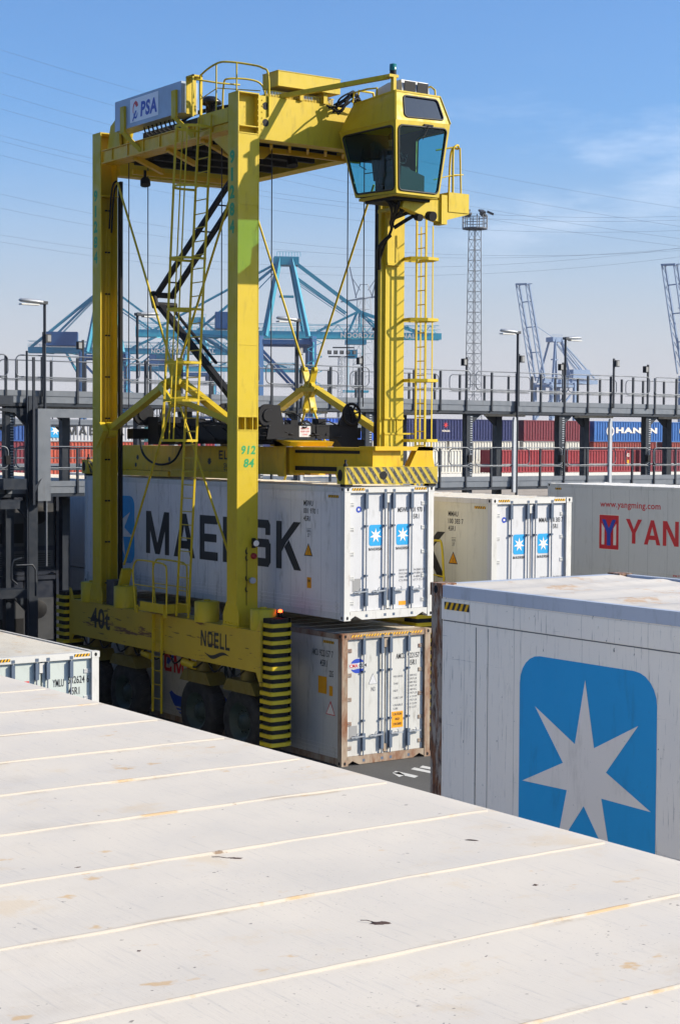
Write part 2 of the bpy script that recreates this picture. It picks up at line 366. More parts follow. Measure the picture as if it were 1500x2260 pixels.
def glass(name, tint, k=.82):
    m = bpy.data.materials.new(name); m.use_nodes = True; n = m.node_tree; n.nodes.clear()
    o = n.nodes.new('ShaderNodeOutputMaterial'); t = n.nodes.new('ShaderNodeBsdfTransparent'); t.inputs[0].default_value = tint
    g = n.nodes.new('ShaderNodeBsdfGlossy'); g.inputs['Roughness'].default_value = .03; g.inputs[0].default_value = (.4, .4, .42, 1)
    lw = n.nodes.new('ShaderNodeLayerWeight'); lw.inputs[0].default_value = .5; pw = n.nodes.new('ShaderNodeMath'); pw.operation = 'POWER'; pw.inputs[1].default_value = 3.5
    n.links.new(lw.outputs['Facing'], pw.inputs[0]); f = n.nodes.new('ShaderNodeMath'); f.operation = 'MULTIPLY_ADD'; f.inputs[1].default_value = .6; f.inputs[2].default_value = .04; n.links.new(pw.outputs[0], f.inputs[0]); x = n.nodes.new('ShaderNodeMixShader')
    n.links.new(f.outputs[0], x.inputs[0]); n.links.new(t.outputs[0], x.inputs[1]); n.links.new(g.outputs[0], x.inputs[2]); n.links.new(x.outputs[0], o.inputs[0])
    return m
M['glass'] = glass('tinted_glass', (.40, .74, .78, 1))
M['glassd'] = Mat('dark_glass', (.012, .014, .03, 1), .08).done()
M['cabin'] = Mat('cabin_lining', (.03, .032, .034, 1), .8).done()

def roof_mat():
    m = Mat('foreground_roof_paint', (.60, .54, .455, 1), .7, 0, .3)
    m.mix(m.rng(m.noise(.55, (1, .6, 1), 4), .38, .68, 0, .5), (.62, .56, .475, 1))
    m.mix(m.rng(m.noise(16, (4.5, .22, 1), 5, .7), .54, .72, 0, .30), (.33, .32, .31, 1))      # scratches along the container
    m.mix(m.rng(m.noise(55, (1, 1, 1), 2, .6), .62, .74, 0, .18), (.30, .29, .28, 1))
    m.mix(m.rng(m.noise(1.7, (1, 1.3, 1), 7, .75, (4, 2, 0)), .56, .68, 0, .6), (.58, .47, .33, 1))   # faint ochre stains
    sm = m.mul(m.seam(1, .6049, .045, .1667), m.rng(m.noise(3.2, det=5, rough=.7, off=(6, 1, 0)), .50, .66, 0, .8)); m.mix(sm, (.44, .36, .26, 1))
    m.mix(m.rng(m.noise(.9, (1, 1.4, 1), 6, .7, (8, 2, 0)), .54, .68, 0, .45), (.50, .44, .36, 1))
    m.mix(m.mul(m.rng(m.noise(90, det=2, off=(1, 1, 0)), .68, .73, 0, .6), m.rng(m.noise(1.3, det=3, off=(2, 5, 0)), .45, .6)), (.24, .21, .18, 1))
    m.mix(m.rng(m.noise(4.3, (1, 1.5, 1), 4, .62, (9, 3, 0)), .655, .72, 0, .7), (.54, .34, .14, 1))
    m.mix(m.rng(m.noise(7.5, (1, 1.6, 1), 4, .7, (1, 7, 0)), .745, .76, 0, .8), (.16, .12, .10, 1))
    m.mix(m.rng(m.noise(30, (1, 1.2, 1), 2, .5, (2, 2, 0)), .745, .76, 0, .7), (.12, .10, .09, 1))
    m.bump(m.noise(2.2, (1, 1, 1), 3), .12, .03); m.bump(m.noise(30, (5, .4, 1), 3), .10, .004)
    m.rvar(m.noise(3, det=4), .45, .7)
    return m.done()
M['roofF'] = roof_mat()
def seam_mat():
    m = Mat('roof_seam_cream', (.47, .42, .35, 1), .7, 0, .2)
    m.mix(m.rng(m.noise(2.5, (1, 1, 1), 5, .7), .56, .64, 0, .75), (.46, .30, .14, 1))
    m.mix(m.rng(m.noise(6, (1, 1, 1), 4, .7, (5, 0, 0)), .68, .72, 0, .9), (.20, .13, .08, 1)); return m.done()
M['seamF'] = seam_mat()
def roof2(name, col, tan):
    m = Mat(name, col, .5)
    m.mix(m.rng(m.noise(1.2, (2.2, .7, 1), 5, .6), .45, .7, 0, .55), shade(col, .8))
    m.mix(m.rng(m.noise(2.1, (1.2, 1, 1), 7, .75, (3, 3, 0)), .54, .64, 0, .75), tan)
    m.mix(m.rng(m.noise(14, (3, .3, 1), 4), .62, .7, 0, .4), (.22, .2, .18, 1))
    m.bump(m.noise(3), .2, .02); return m.done()
M['roofR'] = roof2('star_container_roof', (.62, .56, .47, 1), (.52, .31, .13, 1))
M['roofL'] = roof2('cream_roof', (.60, .56, .48, 1), (.50, .36, .20, 1))
M['roofC'] = roof2('rusty_cream_roof', (.56, .50, .42, 1), (.40, .18, .07, 1))
def asphalt():
    m = Mat('asphalt', (.055, .054, .052, 1), .85)
    m.mix(m.rng(m.noise(.35, det=5), .4, .65, 0, .6), (.085, .082, .078, 1))
    m.mix(m.rng(m.noise(45, det=2), .5, .75, 0, .6), (.13, .125, .12, 1))
    m.bump(m.noise(60, det=2), .5, .01); return m.done()
M['asphalt'] = asphalt()
M['marking'] = painted('road_marking', (.55, .55, .53, 1), .7, .5, 0)
M['concrete'] = painted('concrete', (.30, .27, .25, 1), .85, .4, 0, stretch=(.3, 1, 3), seams=[(2, .35, .02, .4, 0)])
M['kerbw'] = painted('kerb_white', (.62, .60, .56, 1), .7, .3, 0)

# ------------------------------------------------------------------ setting
g = MB().box(-3000, 6000, -3000, 6000, -.3, 0).build('ground', M['asphalt']); struct(g)

# road markings beside the stack (worn arrow and bars)
mk = MB()
pl = Plane((0, 0, .004), (1, 0, 0), (0, 1, 0), (0, 0, 1))
def gz(p, q, w):
    p = Vector((*p, .005)); q = Vector((*q, .005)); d = (q-p).normalized(); n = Vector((-d.y, d.x, 0))*w/2
    mk.poly([p-n, q-n, q+n, p+n])
GROUND_MARKS = []

# ------------------------------------------------------------------ reefer container
def reefer(x0, y0, z0, label, side=M['white'], doorm=M['door'], frame=M['frame'], post=None, roof=None, roofkind='flat',
           deco_side=None, deco_door=None, group='refrigerated containers in the yard', detail=True, L_=12.192, H=2.896, haz=True, farposts=None, toprail=None):
    Wd = 2.438; x1 = x0+Wd; y1 = y0+L_; z1 = z0+H
    post = post or frame; roof = roof or side
    r = thing('refrigerated_container', ((x0+x1)/2, (y0+y1)/2, z0), label, 'container', group)
    # corner posts and castings
    for px, py, mm in ((x0, y0, post), (x1-.16, y0, post), (x0, y1-.16, farposts or post), (x1-.16, y1-.16, farposts or post)):
        MB().box(px+.004, px+.156, py+.004, py+.156, z0+.118, z1-.118).build('corner_post', mm, r)
        for zc in (z0, z1-.118):
            c = MB(); c.box(px-.003, px+.175-.003, py-.003, py+.172, zc, zc+.118)
            # oval holes
            fx = px+.085; n = 10
            for (pl_, ok) in ((YM(fx, py-.003, zc+.059), py == y0), (XM(px-.003, py+.085, zc+.059), px == x0)):
                if ok: c.poly([pl_.at(.03*cos(2*pi*k/n), .038*sin(2*pi*k/n), .002) for k in range(n)], 1)
            c.build('corner_casting', [mm, M['black']], r)
    # rails
    tr = MB()
    for xx in (x0+.002, x1-.072): tr.box(xx, xx+.07, y0+.17, y1-.17, z1-.125, z1-.012)
    tr.box(x0+.17, x1-.17, y1-.10, y1-.004, z1-.12, z1-.012)
    tr.build('top_rail', toprail or frame, r)
    br = MB()
    for xx in (x0+.002, x1-.072): br.box(xx, xx+.07, y0+.17, y1-.17, z0+.02, z0+.16)
    br.box(x0+.17, x1-.17, y1-.10, y1-.004, z0+.02, z0+.14)
    br.build('bottom_rail', frame, r)
    # header and sill of the door end
    hd = MB().box(x0+.172, x1-.172, y0+.01, y0+.16, z1-.13, z1-.004)
    pl = YM(x0, y0+.01, z1-.13)
    if haz:
        hazard(hd, pl, .20, .045, .34, .055, 5, 1, 2); hazard(hd, pl, Wd-.54, .045, .34, .055, 5, 1, 2)
    hd.build('door_header', [frame, M['haz_y'], M['ink']], r)
    sl = MB().prism([(x0+.172, z0+.03), (x0+.30, z0+.10), (x0+.48, z0+.012), (x1-.48, z0+.012), (x1-.30, z0+.10), (x1-.172, z0+.03), (x1-.172, z0+.19), (x0+.172, z0+.19)], 1, y0+.006, y0+.15)
    sl.build('door_sill', frame, r)
    # walls: smooth panels with three raised swages near the foot and seams in the paint
    for sgn in (-1, 1):
        w = MB(); xx = x0+.012 if sgn < 0 else x1-.032
        w.box(xx, xx+.02, y0+.158, y1-.158, z0+.16, z1-.125)
        if sgn < 0:
            w.box(xx-.010, xx, y0+.158, y1-.158, z1-.33, z1-.14)                      # upper band
            for k in range(3): w.box(xx-.012, xx, y0+.16, y1-.16, z0+.20+k*.085, z0+.235+k*.085)
            if detail:
                for k in range(14): w.lathe((xx-.0, y0+.5+k*.86, z1-.22), (-1, 0, 0), [(.009, .014), (.014, .012)], 6)
        w.build('side_wall', side, r)
    if roofkind != 'none':
        rf = MB()
        if roofkind == 'flat':
            rf.box(x0+.075, x1-.075, y0+.165, y1-.104, z1-.05, z1-.015)
            for k in range(18): yy = y0+.5+k*.64; rf.box(x0+.08, x1-.08, yy, yy+.03, z1-.015, z1-.006)
        else:
            N = 19 if roofkind == 'wave' else 48; nn = 10 if roofkind == 'wave' else 6; amp = .013 if roofkind == 'wave' else .010
            ya, yb = y0+.19, y1-.12; vs = []; fs = []; Q = N*nn
            for i in range(Q+1):
                yy = ya+(yb-ya)*i/Q; h = z1-.028+amp*(.5+.5*cos(2*pi*i/nn))
                if roofkind == 'wave': h = z1-.034+amp*1.6*max(0, cos(2*pi*i/nn))**.8
                vs += [(x0+.075, yy, z1-.036), (x0+.15, yy, h), (x1-.15, yy, h), (x1-.075, yy, z1-.036)]
            for i in range(Q):
                for j in range(3): a = i*4+j; fs.append((a, a+1, a+5, a+4))
            rf.add(vs, fs, 0, True)
        rf.build('roof', roof, r)
    MB().box(x0+.1, x1-.1, y1-.05, y1-.02, z0+.14, z1-.12).build('end_wall', side, r)
    MB().box(x0+.08, x1-.08, y0+.17, y1-.11, z0+.10, z0+.14).build('floor_frame', M['dark'], r)
    # doors
    dz0, dz1 = z0+.195, z1-.135; yd = y0+.07; xm = (x0+x1)/2
    MB().box(x0+.158, x1-.158, y0+.145, y0+.157, z0+.19, z1-.12).build('door_seal', M['black'], r)
    for k, (a, b) in enumerate(((x0+.17, xm-.018), (xm+.018, x1-.17))):
        d = MB().box(a, b, yd, yd+.06, dz0, dz1).build('door', doorm, r)
        if not detail: continue
        rods = (a+.43, b-.10) if k == 0 else (a+.10, b-.43)
        for q, rx_ in enumerate(rods):
            R = MB(); yr = yd-.045
            R.tube((rx_, yr, z0+.07), (rx_, yr, z1-.05), .017, 8, 0)
            for zz, hh in ((z0+.06, .06), (z1-.12, .06)): R.box(rx_-.035, rx_+.035, yr-.02, yd-.004, zz, zz+hh, 1)
            for zz, hh in ((z0+.30, .38), (z1-.48, .32)): R.box(rx_-.036, rx_+.036, yr-.028, yd-.004, zz, zz+hh, 1)
            for zz in (z0+.94, z0+2.02): R.box(rx_-.032, rx_+.032, yr-.022, yd-.004, zz, zz+.04, 1)
            R.build('locking_rod', [M['grey'], M['shutter']], d)
            Hh = MB(); dirn = -1 if k == 0 else 1; hz = z0+.62
            Hh.beam((rx_, yr-.03, hz), (rx_+dirn*.34, yr-.02, hz-.01), .02, .03)
            Hh.box(min(rx_+dirn*.16, rx_+dirn*.24), max(rx_+dirn*.16, rx_+dirn*.24), yr-.035, yd-.003, hz-.03, hz+.015)
            Hh.path([(rx_+dirn*.2, yr-.03, hz), (rx_+dirn*.2, yr-.04, hz+.05), (rx_+dirn*.17, yr-.04, hz+.075)], .010, 5)
            Hh.build('handle', M['grey'], d)
        hx = a if k == 0 else b
        for j in range(5):
            zz = z0+.33+j*.535; hg = MB(); s_ = 1 if k == 0 else -1
            hg.box(min(hx-s_*.03, hx+s_*.13), max(hx-s_*.03, hx+s_*.13), yd-.012, yd-.001, zz, zz+.085)
            for t in range(3): hg.lathe((hx+s_*(.03+.035*t), yd-.012, zz+.063), (0, -1, 0), [(0, .011), (.008, .009)], 6, 1); hg.lathe((hx+s_*(.03+.035*t), yd-.012, zz+.022), (0, -1, 0), [(0, .011), (.008, .009)], 6, 1)
            hg.tube((hx-s_*.035, yd-.012, zz-.01), (hx-s_*.035, yd-.012, zz+.095), .016, 6, 1)
            hg.build('hinge', [frame, M['grey']], d)
    if detail:
        MB().box(xm-.05, xm+.05, yd-.025, yd-.004, dz1-.22, dz1-.02).build('lock_cover', frame, r)
        MB().box(xm-.05, xm+.05, yd-.025, yd-.004, dz0+.03, dz0+.2).build('lock_cover', frame, r)
    if deco_side:
        mb = Deco(); deco_side(mb, XM(x0+.0, y1, z0), L_, H); mb.build_all(DECO, r)
    if deco_door:
        mb = Deco(); deco_door(mb, YM(x0, yd, z0)); mb.build_all(DECO, r)
    return r
DECO = [M['ink'], M['blue'], M['starw'], M['red'], M['deepblue'], M['orange'], M['greyink'], M['plate'], M['haz_y'], M['door']]
INK, BLUE, STARW, RED, DBLUE, ORG_, GINK, PLATE, HAZ, DWH = range(10)

def small_side(mb, pl, code, num, typ, L_):
    """registration block near the door end of a side wall"""
    a = L_-1.58
    text(mb, pl, code, a, 2.44, .36, .12, INK, .012); text(mb, pl, num, a, 2.27, .55, .12, INK, .012); text(mb, pl, typ, a, 2.10, .26, .12, INK, .012)
    text(mb, pl, '22G', a+.13, 1.86, .15, .055, INK, .01); text(mb, pl, '37', a+.15, 1.75, .1, .08, INK, .01); rect(mb, pl, a+.12, 1.94, .17, .008, INK)
    mb.sec('warning_label'); tri = [pl.at(a+.02, 1.33, .003), pl.at(a+.36, 1.33, .003), pl.at(a+.19, 1.62, .003)]; mb.poly(tri, INK)
    tri = [pl.at(a+.055, 1.35, .005), pl.at(a+.325, 1.35, .005), pl.at(a+.19, 1.58, .005)]; mb.poly(tri, ORG_)
    text(mb, pl, '!', a+.18, 1.38, .02, .1, INK, .01, .007)
def lines(mb, pl, a, b, rows, w1=.26, w2=.32, h=.045, dy=.075):
    for i, (s1, s2) in enumerate(rows):
        text(mb, pl, s1, a, b-i*dy, w1, h, GINK); text(mb, pl, s2, a+.40, b-i*dy, w2, h, GINK)
def maersk_side(code, num, right_at, stars_at):
    def f(mb, pl, L_, H):
        P0 = XM(pl.o.x+.012-.010, pl.o.y, pl.o.z)
        # upper band hazard marks
        hazard(mb, XM(pl.o.x+.002, pl.o.y, pl.o.z), L_-.62, H-.245, .40, .06, 5, HAZ, INK, .004)
        P = XM(pl.o.x+.012, pl.o.y, pl.o.z)
        a0, a1 = right_at; word(mb, P, 'MAERSK', a0, .98, a1-a0, 1.08, INK, .22)
        emblem(mb, P, stars_at, .66, 1.66, 1.75, BLUE, STARW)
        small_side(mb, P, code, num, '45R1', L_)
        mb.sec('label'); rect(mb, P, L_-1.44, .62, .17, .24, ORG_); text(mb, P, 'EM', L_-1.41, .75, .1, .06, INK, .01, .006)
    return f
def maersk_door(code, num):
    def f(mb, pl):
        for a in (.70, 1.44):
            emblem(mb, pl, a, 1.60, .36, .46, BLUE, STARW); word(mb, pl, 'MAERSK', a-.005, 1.50, .37, .06, INK, .22)
        text(mb, pl, code, 1.48, 2.32, .30, .11, INK, .01); text(mb, pl, num, 1.84, 2.32, .38, .11, INK, .01); text(mb, pl, '45R1', 1.85, 2.17, .22, .11, INK, .01)
        lines(mb, pl, 1.52, 1.02, [('GROSS WT', '34.000 LB'), ('PAYLOAD', '29.400 KG'), ('TARE WT', '4.600 KG'), ('CUBE', '67.7 CU.M')])
        mb.sec('data_plate'); rect(mb, pl, .26, .62, .22, .28, PLATE); mb.sec('lettering'); text(mb, pl, 'maerskline.com', .66, .52, .32, .04, GINK)
        rect(mb, pl, 1.52, .27, .20, .09, ORG_)
        n = 12; mb.poly([pl.at(.42+.07*cos(2*pi*k/n), 2.40+.07*sin(2*pi*k/n), .003) for k in range(n)], DBLUE); rect(mb, pl, .395, 2.38, .05, .04, STARW, .006)
    return f

# ---- the suspended container (M) and the one below it (C)
GRP = 'refrigerated containers standing in the rows'
reefer(21.54, 30.28, 3.205, 'grimy white refrigerated container with a huge black MAERSK name, hanging from the yellow straddle carrier', side=M['mside'],
       deco_side=maersk_side('MSWU', '001 970 1', (3.42, 10.52), 1.14), deco_door=maersk_door('MSWU', '001 970 1'), group=GRP, roof=M['roofL'])
def cma_globe(mb, pl, ca, cb, R, m):
    n = 40
    for t0, t1, r0, r1 in ((.15*pi, .95*pi, .80, 1.0), (1.15*pi, 1.9*pi, .80, 1.0)):
        for k in range(n//2):
            a, b = t0+(t1-t0)*k/(n/2), t0+(t1-t0)*(k+1)/(n/2); w0 = .12+.5*sin(pi*k/(n/2)); w1 = .12+.5*sin(pi*(k+1)/(n/2))
            mb.poly([pl.at(ca+R*cos(a), cb+R*.8*sin(a)), pl.at(ca+R*cos(b), cb+R*.8*sin(b)), pl.at(ca+R*(1-w1*.6)*cos(b), cb+R*.8*(1-w1)*sin(b)), pl.at(ca+R*(1-w0*.6)*cos(a), cb+R*.8*(1-w0)*sin(a))], m)
def cma_side(mb, pl, L_, H):
    P = XM(pl.o.x+.012, pl.o.y, pl.o.z)
    word(mb, P, 'CMA', 4.4, 1.24, 1.5, .44, RED, .25); word(mb, P, 'CGM', 6.3, 1.24, 1.5, .44, INK, .25)
    cma_globe(mb, P, 6.0, 1.25, 1.5, DBLUE)
    hazard(mb, XM(pl.o.x+.002, pl.o.y, pl.o.z), L_-.72, H-.245, .42, .06, 6, HAZ, INK, .004)
    a = L_-1.17; text(mb, P, 'AMCU', a, 2.34, .25, .15, INK, .012); text(mb, P, '922157 7', a+.30, 2.34, .52, .15, INK, .012); text(mb, P, '45R1', a+.32, 2.12, .27, .15, INK, .012)
    mb.sec('label'); rect(mb, P, L_-.92, 1.52, .33, .38, ORG_); text(mb, P, '22G', L_-.50, 1.92, .16, .14, INK, .01)
    rect(mb, P, L_-.50, 1.50, .14, .22, ORG_)
    for s, m, l in ((0, RED, .003), (.03, STARW, .005)): mb.poly([P.at(L_-.62+s, 1.08+s*.6, l), P.at(L_-.26-s, 1.08+s*.6, l), P.at(L_-.44, 1.40-s*1.8, l)], m)
def cma_door(mb, pl):
    cma_globe(mb, pl, .47, 2.17, .20, DBLUE); rect(mb, pl, .24, 2.13, .47, .10, DWH, .005)
    text(mb, pl, 'CMA', .25, 2.14, .22, .075, RED, .02, .008); text(mb, pl, 'CGM', .50, 2.14, .20, .075, INK, .02, .008)
    text(mb, pl, 'AMCU', 1.52, 2.25, .24, .12, INK, .01); text(mb, pl, '922157 7', 1.84, 2.25, .42, .12, INK, .01); text(mb, pl, '45R1', 1.86, 2.09, .22, .12, INK, .01)
    rows = [('MAX GROSS', '34.000 KG'), ('', ''), ('TARE', '4.600 KG'), ('', ''), ('NET', '29.400 KG'), ('', ''), ('CUBIC CAP', '67.6 CU.M'), ('', ''), ('USABLE', '64.9 CU.M'), ('CUBE', '2.291 CU.FT')]
    for i, (a, b) in enumerate(rows):
        if a: text(mb, pl, a, 1.45, 1.84-i*.08, .26 if len(a) > 5 else .13, .045, GINK)
        text(mb, pl, b or '74.957 LB', 1.84, 1.84-i*.08, .26, .045, GINK)
    mb.sec('label'); rect(mb, pl, 1.40, .72, .32, .36, ORG_)
    for i, w in enumerate(('CAUTION', 'HIGH', 'CONTAINER')): text(mb, pl, w, 1.44+(.06 if i == 1 else 0), .99-i*.11, .24 if i != 1 else .12, .06, INK, .01, .006)
    mb.sec('data_plate'); rect(mb, pl, .24, .58, .22, .28, PLATE); mb.sec('warning_label')
    for s, m, l in ((0, GINK, .003), (.012, DWH, .005)): mb.poly([pl.at(.76+s, 1.74+s*.6, l), pl.at(1.0-s, 1.74+s*.6, l), pl.at(.88, 1.98-s*1.6, l)], m)
    text(mb, pl, 'N3', .84, 1.58, .1, .1, GINK)
c = reefer(21.65, 30.50, 0, 'lower white container with CMA CGM logo, rusty round its door frame, standing on the asphalt', side=painted('dull_white', (.54, .51, .46, 1), .5, .6, .25, seams=[(1, .62, .008, .28, .1)]), doorm=painted('worn_door_white', (.50, .495, .47, 1), .5, .6, .12), frame=M['framer'],
       post=M['framer'], roof=M['roofC'], deco_side=cma_side, deco_door=cma_door, group=GRP, haz=False)
mb = MB(); hazard(mb, YM(21.65, 30.51, 2.766), .25, .045, 1.95, .05, 26, 0, 1); mb.build('hazard_strip', [M['haz_y'], M['rust']], c)

# ---- N: cream Maersk container, right of the carrier, on top of another
reefer(25.45, 30.03, 2.90, 'cream sided container with black MAERSK letters, upper of its stack, right of the hanging one', side=M['cream'],
       deco_side=maersk_side('MMAU', '100 383 7', (3.42, 10.52), 1.14), deco_door=maersk_door('MMAU', '100 383 7'), roof=M['roofL'], group=GRP)
reefer(25.45, 30.03, 0, 'refrigerated container hidden under the cream MAERSK one, bottom of its stack', side=M['cream'], detail=False, group=GRP)

# ---- Y: Yang Ming container
def yang(mb, pl, L_, H):
    P = XM(pl.o.x+.012, pl.o.y+.18, pl.o.z)
    text(mb, P, 'www.yangming.com', 2.52, 2.17, 2.50, .24, RED, .012)
    rect(mb, P, 2.48, .95, .86, 1.06, STARW, .002); rect(mb, P, 2.50, .97, .82, 1.02, RED, .004)
    for pts in ([(2.60, 1.75), (2.72, 1.6), (2.72, 1.10), (2.60, 1.10)], [(3.22, 1.75), (3.10, 1.6), (3.10, 1.10), (3.22, 1.10)]): mb.poly([P.at(a, b, .006) for a, b in pts], STARW)
    yk = 0
    for pts in ([(2.61, 1.86), (2.76, 1.86), (2.91, 1.6), (2.98, 1.5), (2.98, 1.35), (2.84, 1.42)], [(3.21, 1.86), (3.06, 1.86), (2.91, 1.6), (2.84, 1.5), (2.84, 1.35), (2.98, 1.42)], [(2.83, 1.08), (2.99, 1.08), (2.99, 1.45), (2.83, 1.45)]):
        yl = .0085+.002*yk; yk += 1; mb.poly([P.at(a, b, yl) for a, b in pts], DBLUE)
    word(mb, P, 'YANG', 3.62, 1.19, 2.85, .72, RED, .14)
    text(mb, P, 'PROHIBITED', 5.55, .30, .9, .07, RED, .02)
    hazard(mb, XM(pl.o.x+.002, pl.o.y, pl.o.z), .35, H-.20, .28, .06, 3, HAZ, INK, .004)
reefer(36.56, 28.28, 2.90, 'grey sided refrigerated container with red YANG lettering and web address, upper right near the rack', side=M['silver'], deco_side=yang, group=GRP, roof=M['white'])
reefer(36.56, 28.28, 0, 'refrigerated container hidden under the grey YANG one, bottom of its stack', side=M['silver'], detail=False, group=GRP)

# ---- L: container at left edge with YMLU number
def ymlu_door(mb, pl):
    text(mb, pl, 'YMLU', 1.46, 2.24, .24, .15, INK, .01); text(mb, pl, '532624 6', 1.79, 2.28, .46, .15, INK, .01); text(mb, pl, '45R1', 1.80, 2.06, .24, .15, INK, .01)
    mb.sec('emblem'); rect(mb, pl, .70, 1.9, .26, .50, RED); rect(mb, pl, .76, 2.12, .14, .16, DBLUE, .005)
reefer(13.45, 30.70, 0, 'pale green white refrigerated container with YMLU number and cream ribbed roof, at the left edge', side=M['cream'], doorm=painted('door_pale_green', (.48, .52, .49, 1), .4, .3), roof=M['roofL'], roofkind='fine', deco_door=ymlu_door, group=GRP)

# ---- R: big star container
def star_side(mb, pl, L_, H):
    P = XM(pl.o.x+.012, pl.o.y, pl.o.z)
    def A(y): return pl.o.y-y
    rrect(mb, P, A(11.46), .56, 1.66, 1.80, .26, BLUE, .003); star7(mb, P, A(10.63), 1.42, .80, STARW, .006, .335)
    hazard(mb, XM(pl.o.x+.002, pl.o.y, pl.o.z), .20, H-.235, .36, .07, 5, HAZ, INK, .004)
    # vertical joints
    for y in (12.07, 11.9): rect(mb, P, A(y), .17, .012 if y > 12 else .006, 2.36, GINK, .002)
    rect(mb, P, .17, H-.345, 11.8, .010, GINK, .002)
R0 = reefer(10.04, .52, 2.896, 'large grey white container with big blue square and white star, rusty corner post', side=M['aged'], frame=M['frame'], post=M['framer'], farposts=M['rust'],
       roof=M['roofR'], roofkind='wave', deco_side=star_side, group=GRP, toprail=painted('pale_top_rail', (.44, .47, .53, 1), .35, .4))
reefer(10.04, .52, 0, 'refrigerated container hidden under the large one with the white star', side=M['aged'], detail=False, group=GRP)
# chamfered flashing along the roof edge, blue sky reflection put into its colour, rail mark, loose board
mb = MB(); mb.poly([(10.042, 12.5, 5.665), (10.042, .8, 5.665), (10.115, .8, 5.765), (10.115, 12.5, 5.765)]); mb.poly([(10.042, 12.5, 5.665), (10.115, 12.5, 5.765), (10.2, 12.5, 5.66)])
mb.build('roof_flashing', painted('flashing_metal', (.42, .50, .66, 1), .3, .5, .1, metal=.55), R0)
mb = MB(); mb.poly([(9.99+.02, 12.5, 5.61)]*3) if 0 else None
bd = MB(); bd.box(12.0, 12.34, 10.0, 10.26, 5.80, 5.83); bd.box(11.92, 12.20, 9.9, 10.1, 5.785, 5.80); bd.beam((11.7, 10.1, 5.79), (12.25, 9.6, 5.79), .08, .02)
tag(bd.build('loose_board', painted('weathered_board', (.42, .30, .17, 1), .8, .6, .3), org=(12.1, 10.1, 5.79)), 'small weathered plywood board lying on the roof of the star container', 'board')

# ---- F: foreground container roof
FX1 = 4.065; FX0 = FX1-2.438; FZ = 5.792; FY0, FY1 = .35, 12.54
Fr = reefer(FX0, FY0, 2.896, 'white container roof with cream seams, rust specks and stains filling the foreground', side=M['white'], roofkind='none', detail=False, group=GRP)
rf = MB()
ribs = [8.3965-k*.6049 for k in range(-6, 13)]
Q = 8; vs = []; fs = []; ys = []
for i in range(len(ribs)-1):
    for q in range(Q): ys.append((ribs[i]+(ribs[i+1]-ribs[i])*q/Q, -.010*sin(pi*q/Q)))
ys.append((ribs[-1], 0))
xs = [FX0, FX0+.05]+[FX0+.2+.17*k for k in range(12)]+[FX1-.16, FX1-.05, FX1]; NX = len(xs)
for (yy, dz) in ys:
    for j, xx in enumerate(xs): vs.append((xx, yy, FZ-.006+(dz*.6+.0022*sin(xx*7.3+yy*3.1)*sin(yy*5.7-xx*2.2)+.0016*sin(xx*15+1.7*yy)*sin(yy*11+2) if 1 < j < NX-3 else 0)-(.003 if j in (0, NX-1) else 0)))
n = len(xs)
for i in range(len(ys)-1):
    for j in range(n-1): fs.append((i*n+j, i*n+j+1, (i+1)*n+j+1, (i+1)*n+j))
rf.add(vs, fs, 0, True)
rf.build('roof', M['roofF'], Fr)
for k, yy in enumerate(ribs[:-1]):
    if yy < FY0+.2 or yy > FY1-.1: continue
    sm_ = MB(); N = 30; rnd = random.Random(k)
    pts = []
    for i in range(N+1):
        xx = FX0+.06+(FX1-.10-FX0)*i/N
        pts.append((xx, yy+rnd.uniform(-.002, .002), FZ-.0085))
    vs = []; fs = []
    for (xx, y_, z_) in pts:
        w_ = .0075+rnd.uniform(-.0015, .002)
        for t in range(6): a = pi*t/5; vs.append((xx, y_+w_*cos(a), z_+.009*sin(a)))
    for i in range(N):
        for t in range(5): fs.append((i*6+t, i*6+t+1, (i+1)*6+t+1, (i+1)*6+t))
    sm_.add(vs, fs, 0, True); sm_.add(vs[-6:], [(0, 1, 2, 3, 4, 5)]); sm_.add(vs[:6], [(5, 4, 3, 2, 1, 0)]); sm_.build('roof_seam', M['seamF'], Fr)
MB().box(FX1-.03, FX1+.004, FY0+.1, FY1, FZ-.10, FZ-.022).build('edge_rail', M['frame'], Fr)
reefer(FX0, FY0, 0, 'container underneath the one whose white roof fills the foreground', detail=False, group=GRP)
# debris and stains with a body of their own on that roof
def flake(x, y, lx, ly, rot, m, label, tail=0., seed=1, name='dry_leaf', cat='leaf', h=.0022, grp='scraps lying on the foreground roof'):
    rnd = random.Random(seed); mb = MB(); n = 18; top = []; z = FZ-.012
    c_, s_ = cos(rot), sin(rot)
    def P(a, b, zz): return (x+a*c_-b*s_, y+a*s_+b*c_, z+zz)
    ring = []
    for k in range(n):
        t = 2*pi*k/n; r = 1+rnd.uniform(-.28, .22); ring.append((lx*r*cos(t), ly*r*sin(t)))
    mb.add([P(0, 0, h*1.8)]+[P(a*.6, b*.6, h*(1+rnd.uniform(-.4, .6))) for a, b in ring]+[P(a, b, h*.25) for a, b in ring],
           [(0, 1+k, 1+(k+1) % n) for k in range(n)]+[(1+k, 1+n+k, 1+n+(k+1) % n, 1+(k+1) % n) for k in range(n)], 0, False)
    if tail: mb.path([P(-lx*.5, 0, h), P(-lx*1.3, ly*.6, h*2.5), P(-lx*1.9, ly*.7+tail*.4, h*1.6)], .0011, 4)
    return tag(mb.build(name, m, org=(x, y, z)), label, cat, grp)
def onroof(u, v):
    d = r2*(u-750)+u2*(-(v-1130))+vf*F_PX; t = (FZ-.015-CZ)/d.z; return d.x*t, d.y*t
leafm = painted('dry_leaf_brown', (.075, .045, .035, 1), .8, .4, 0)

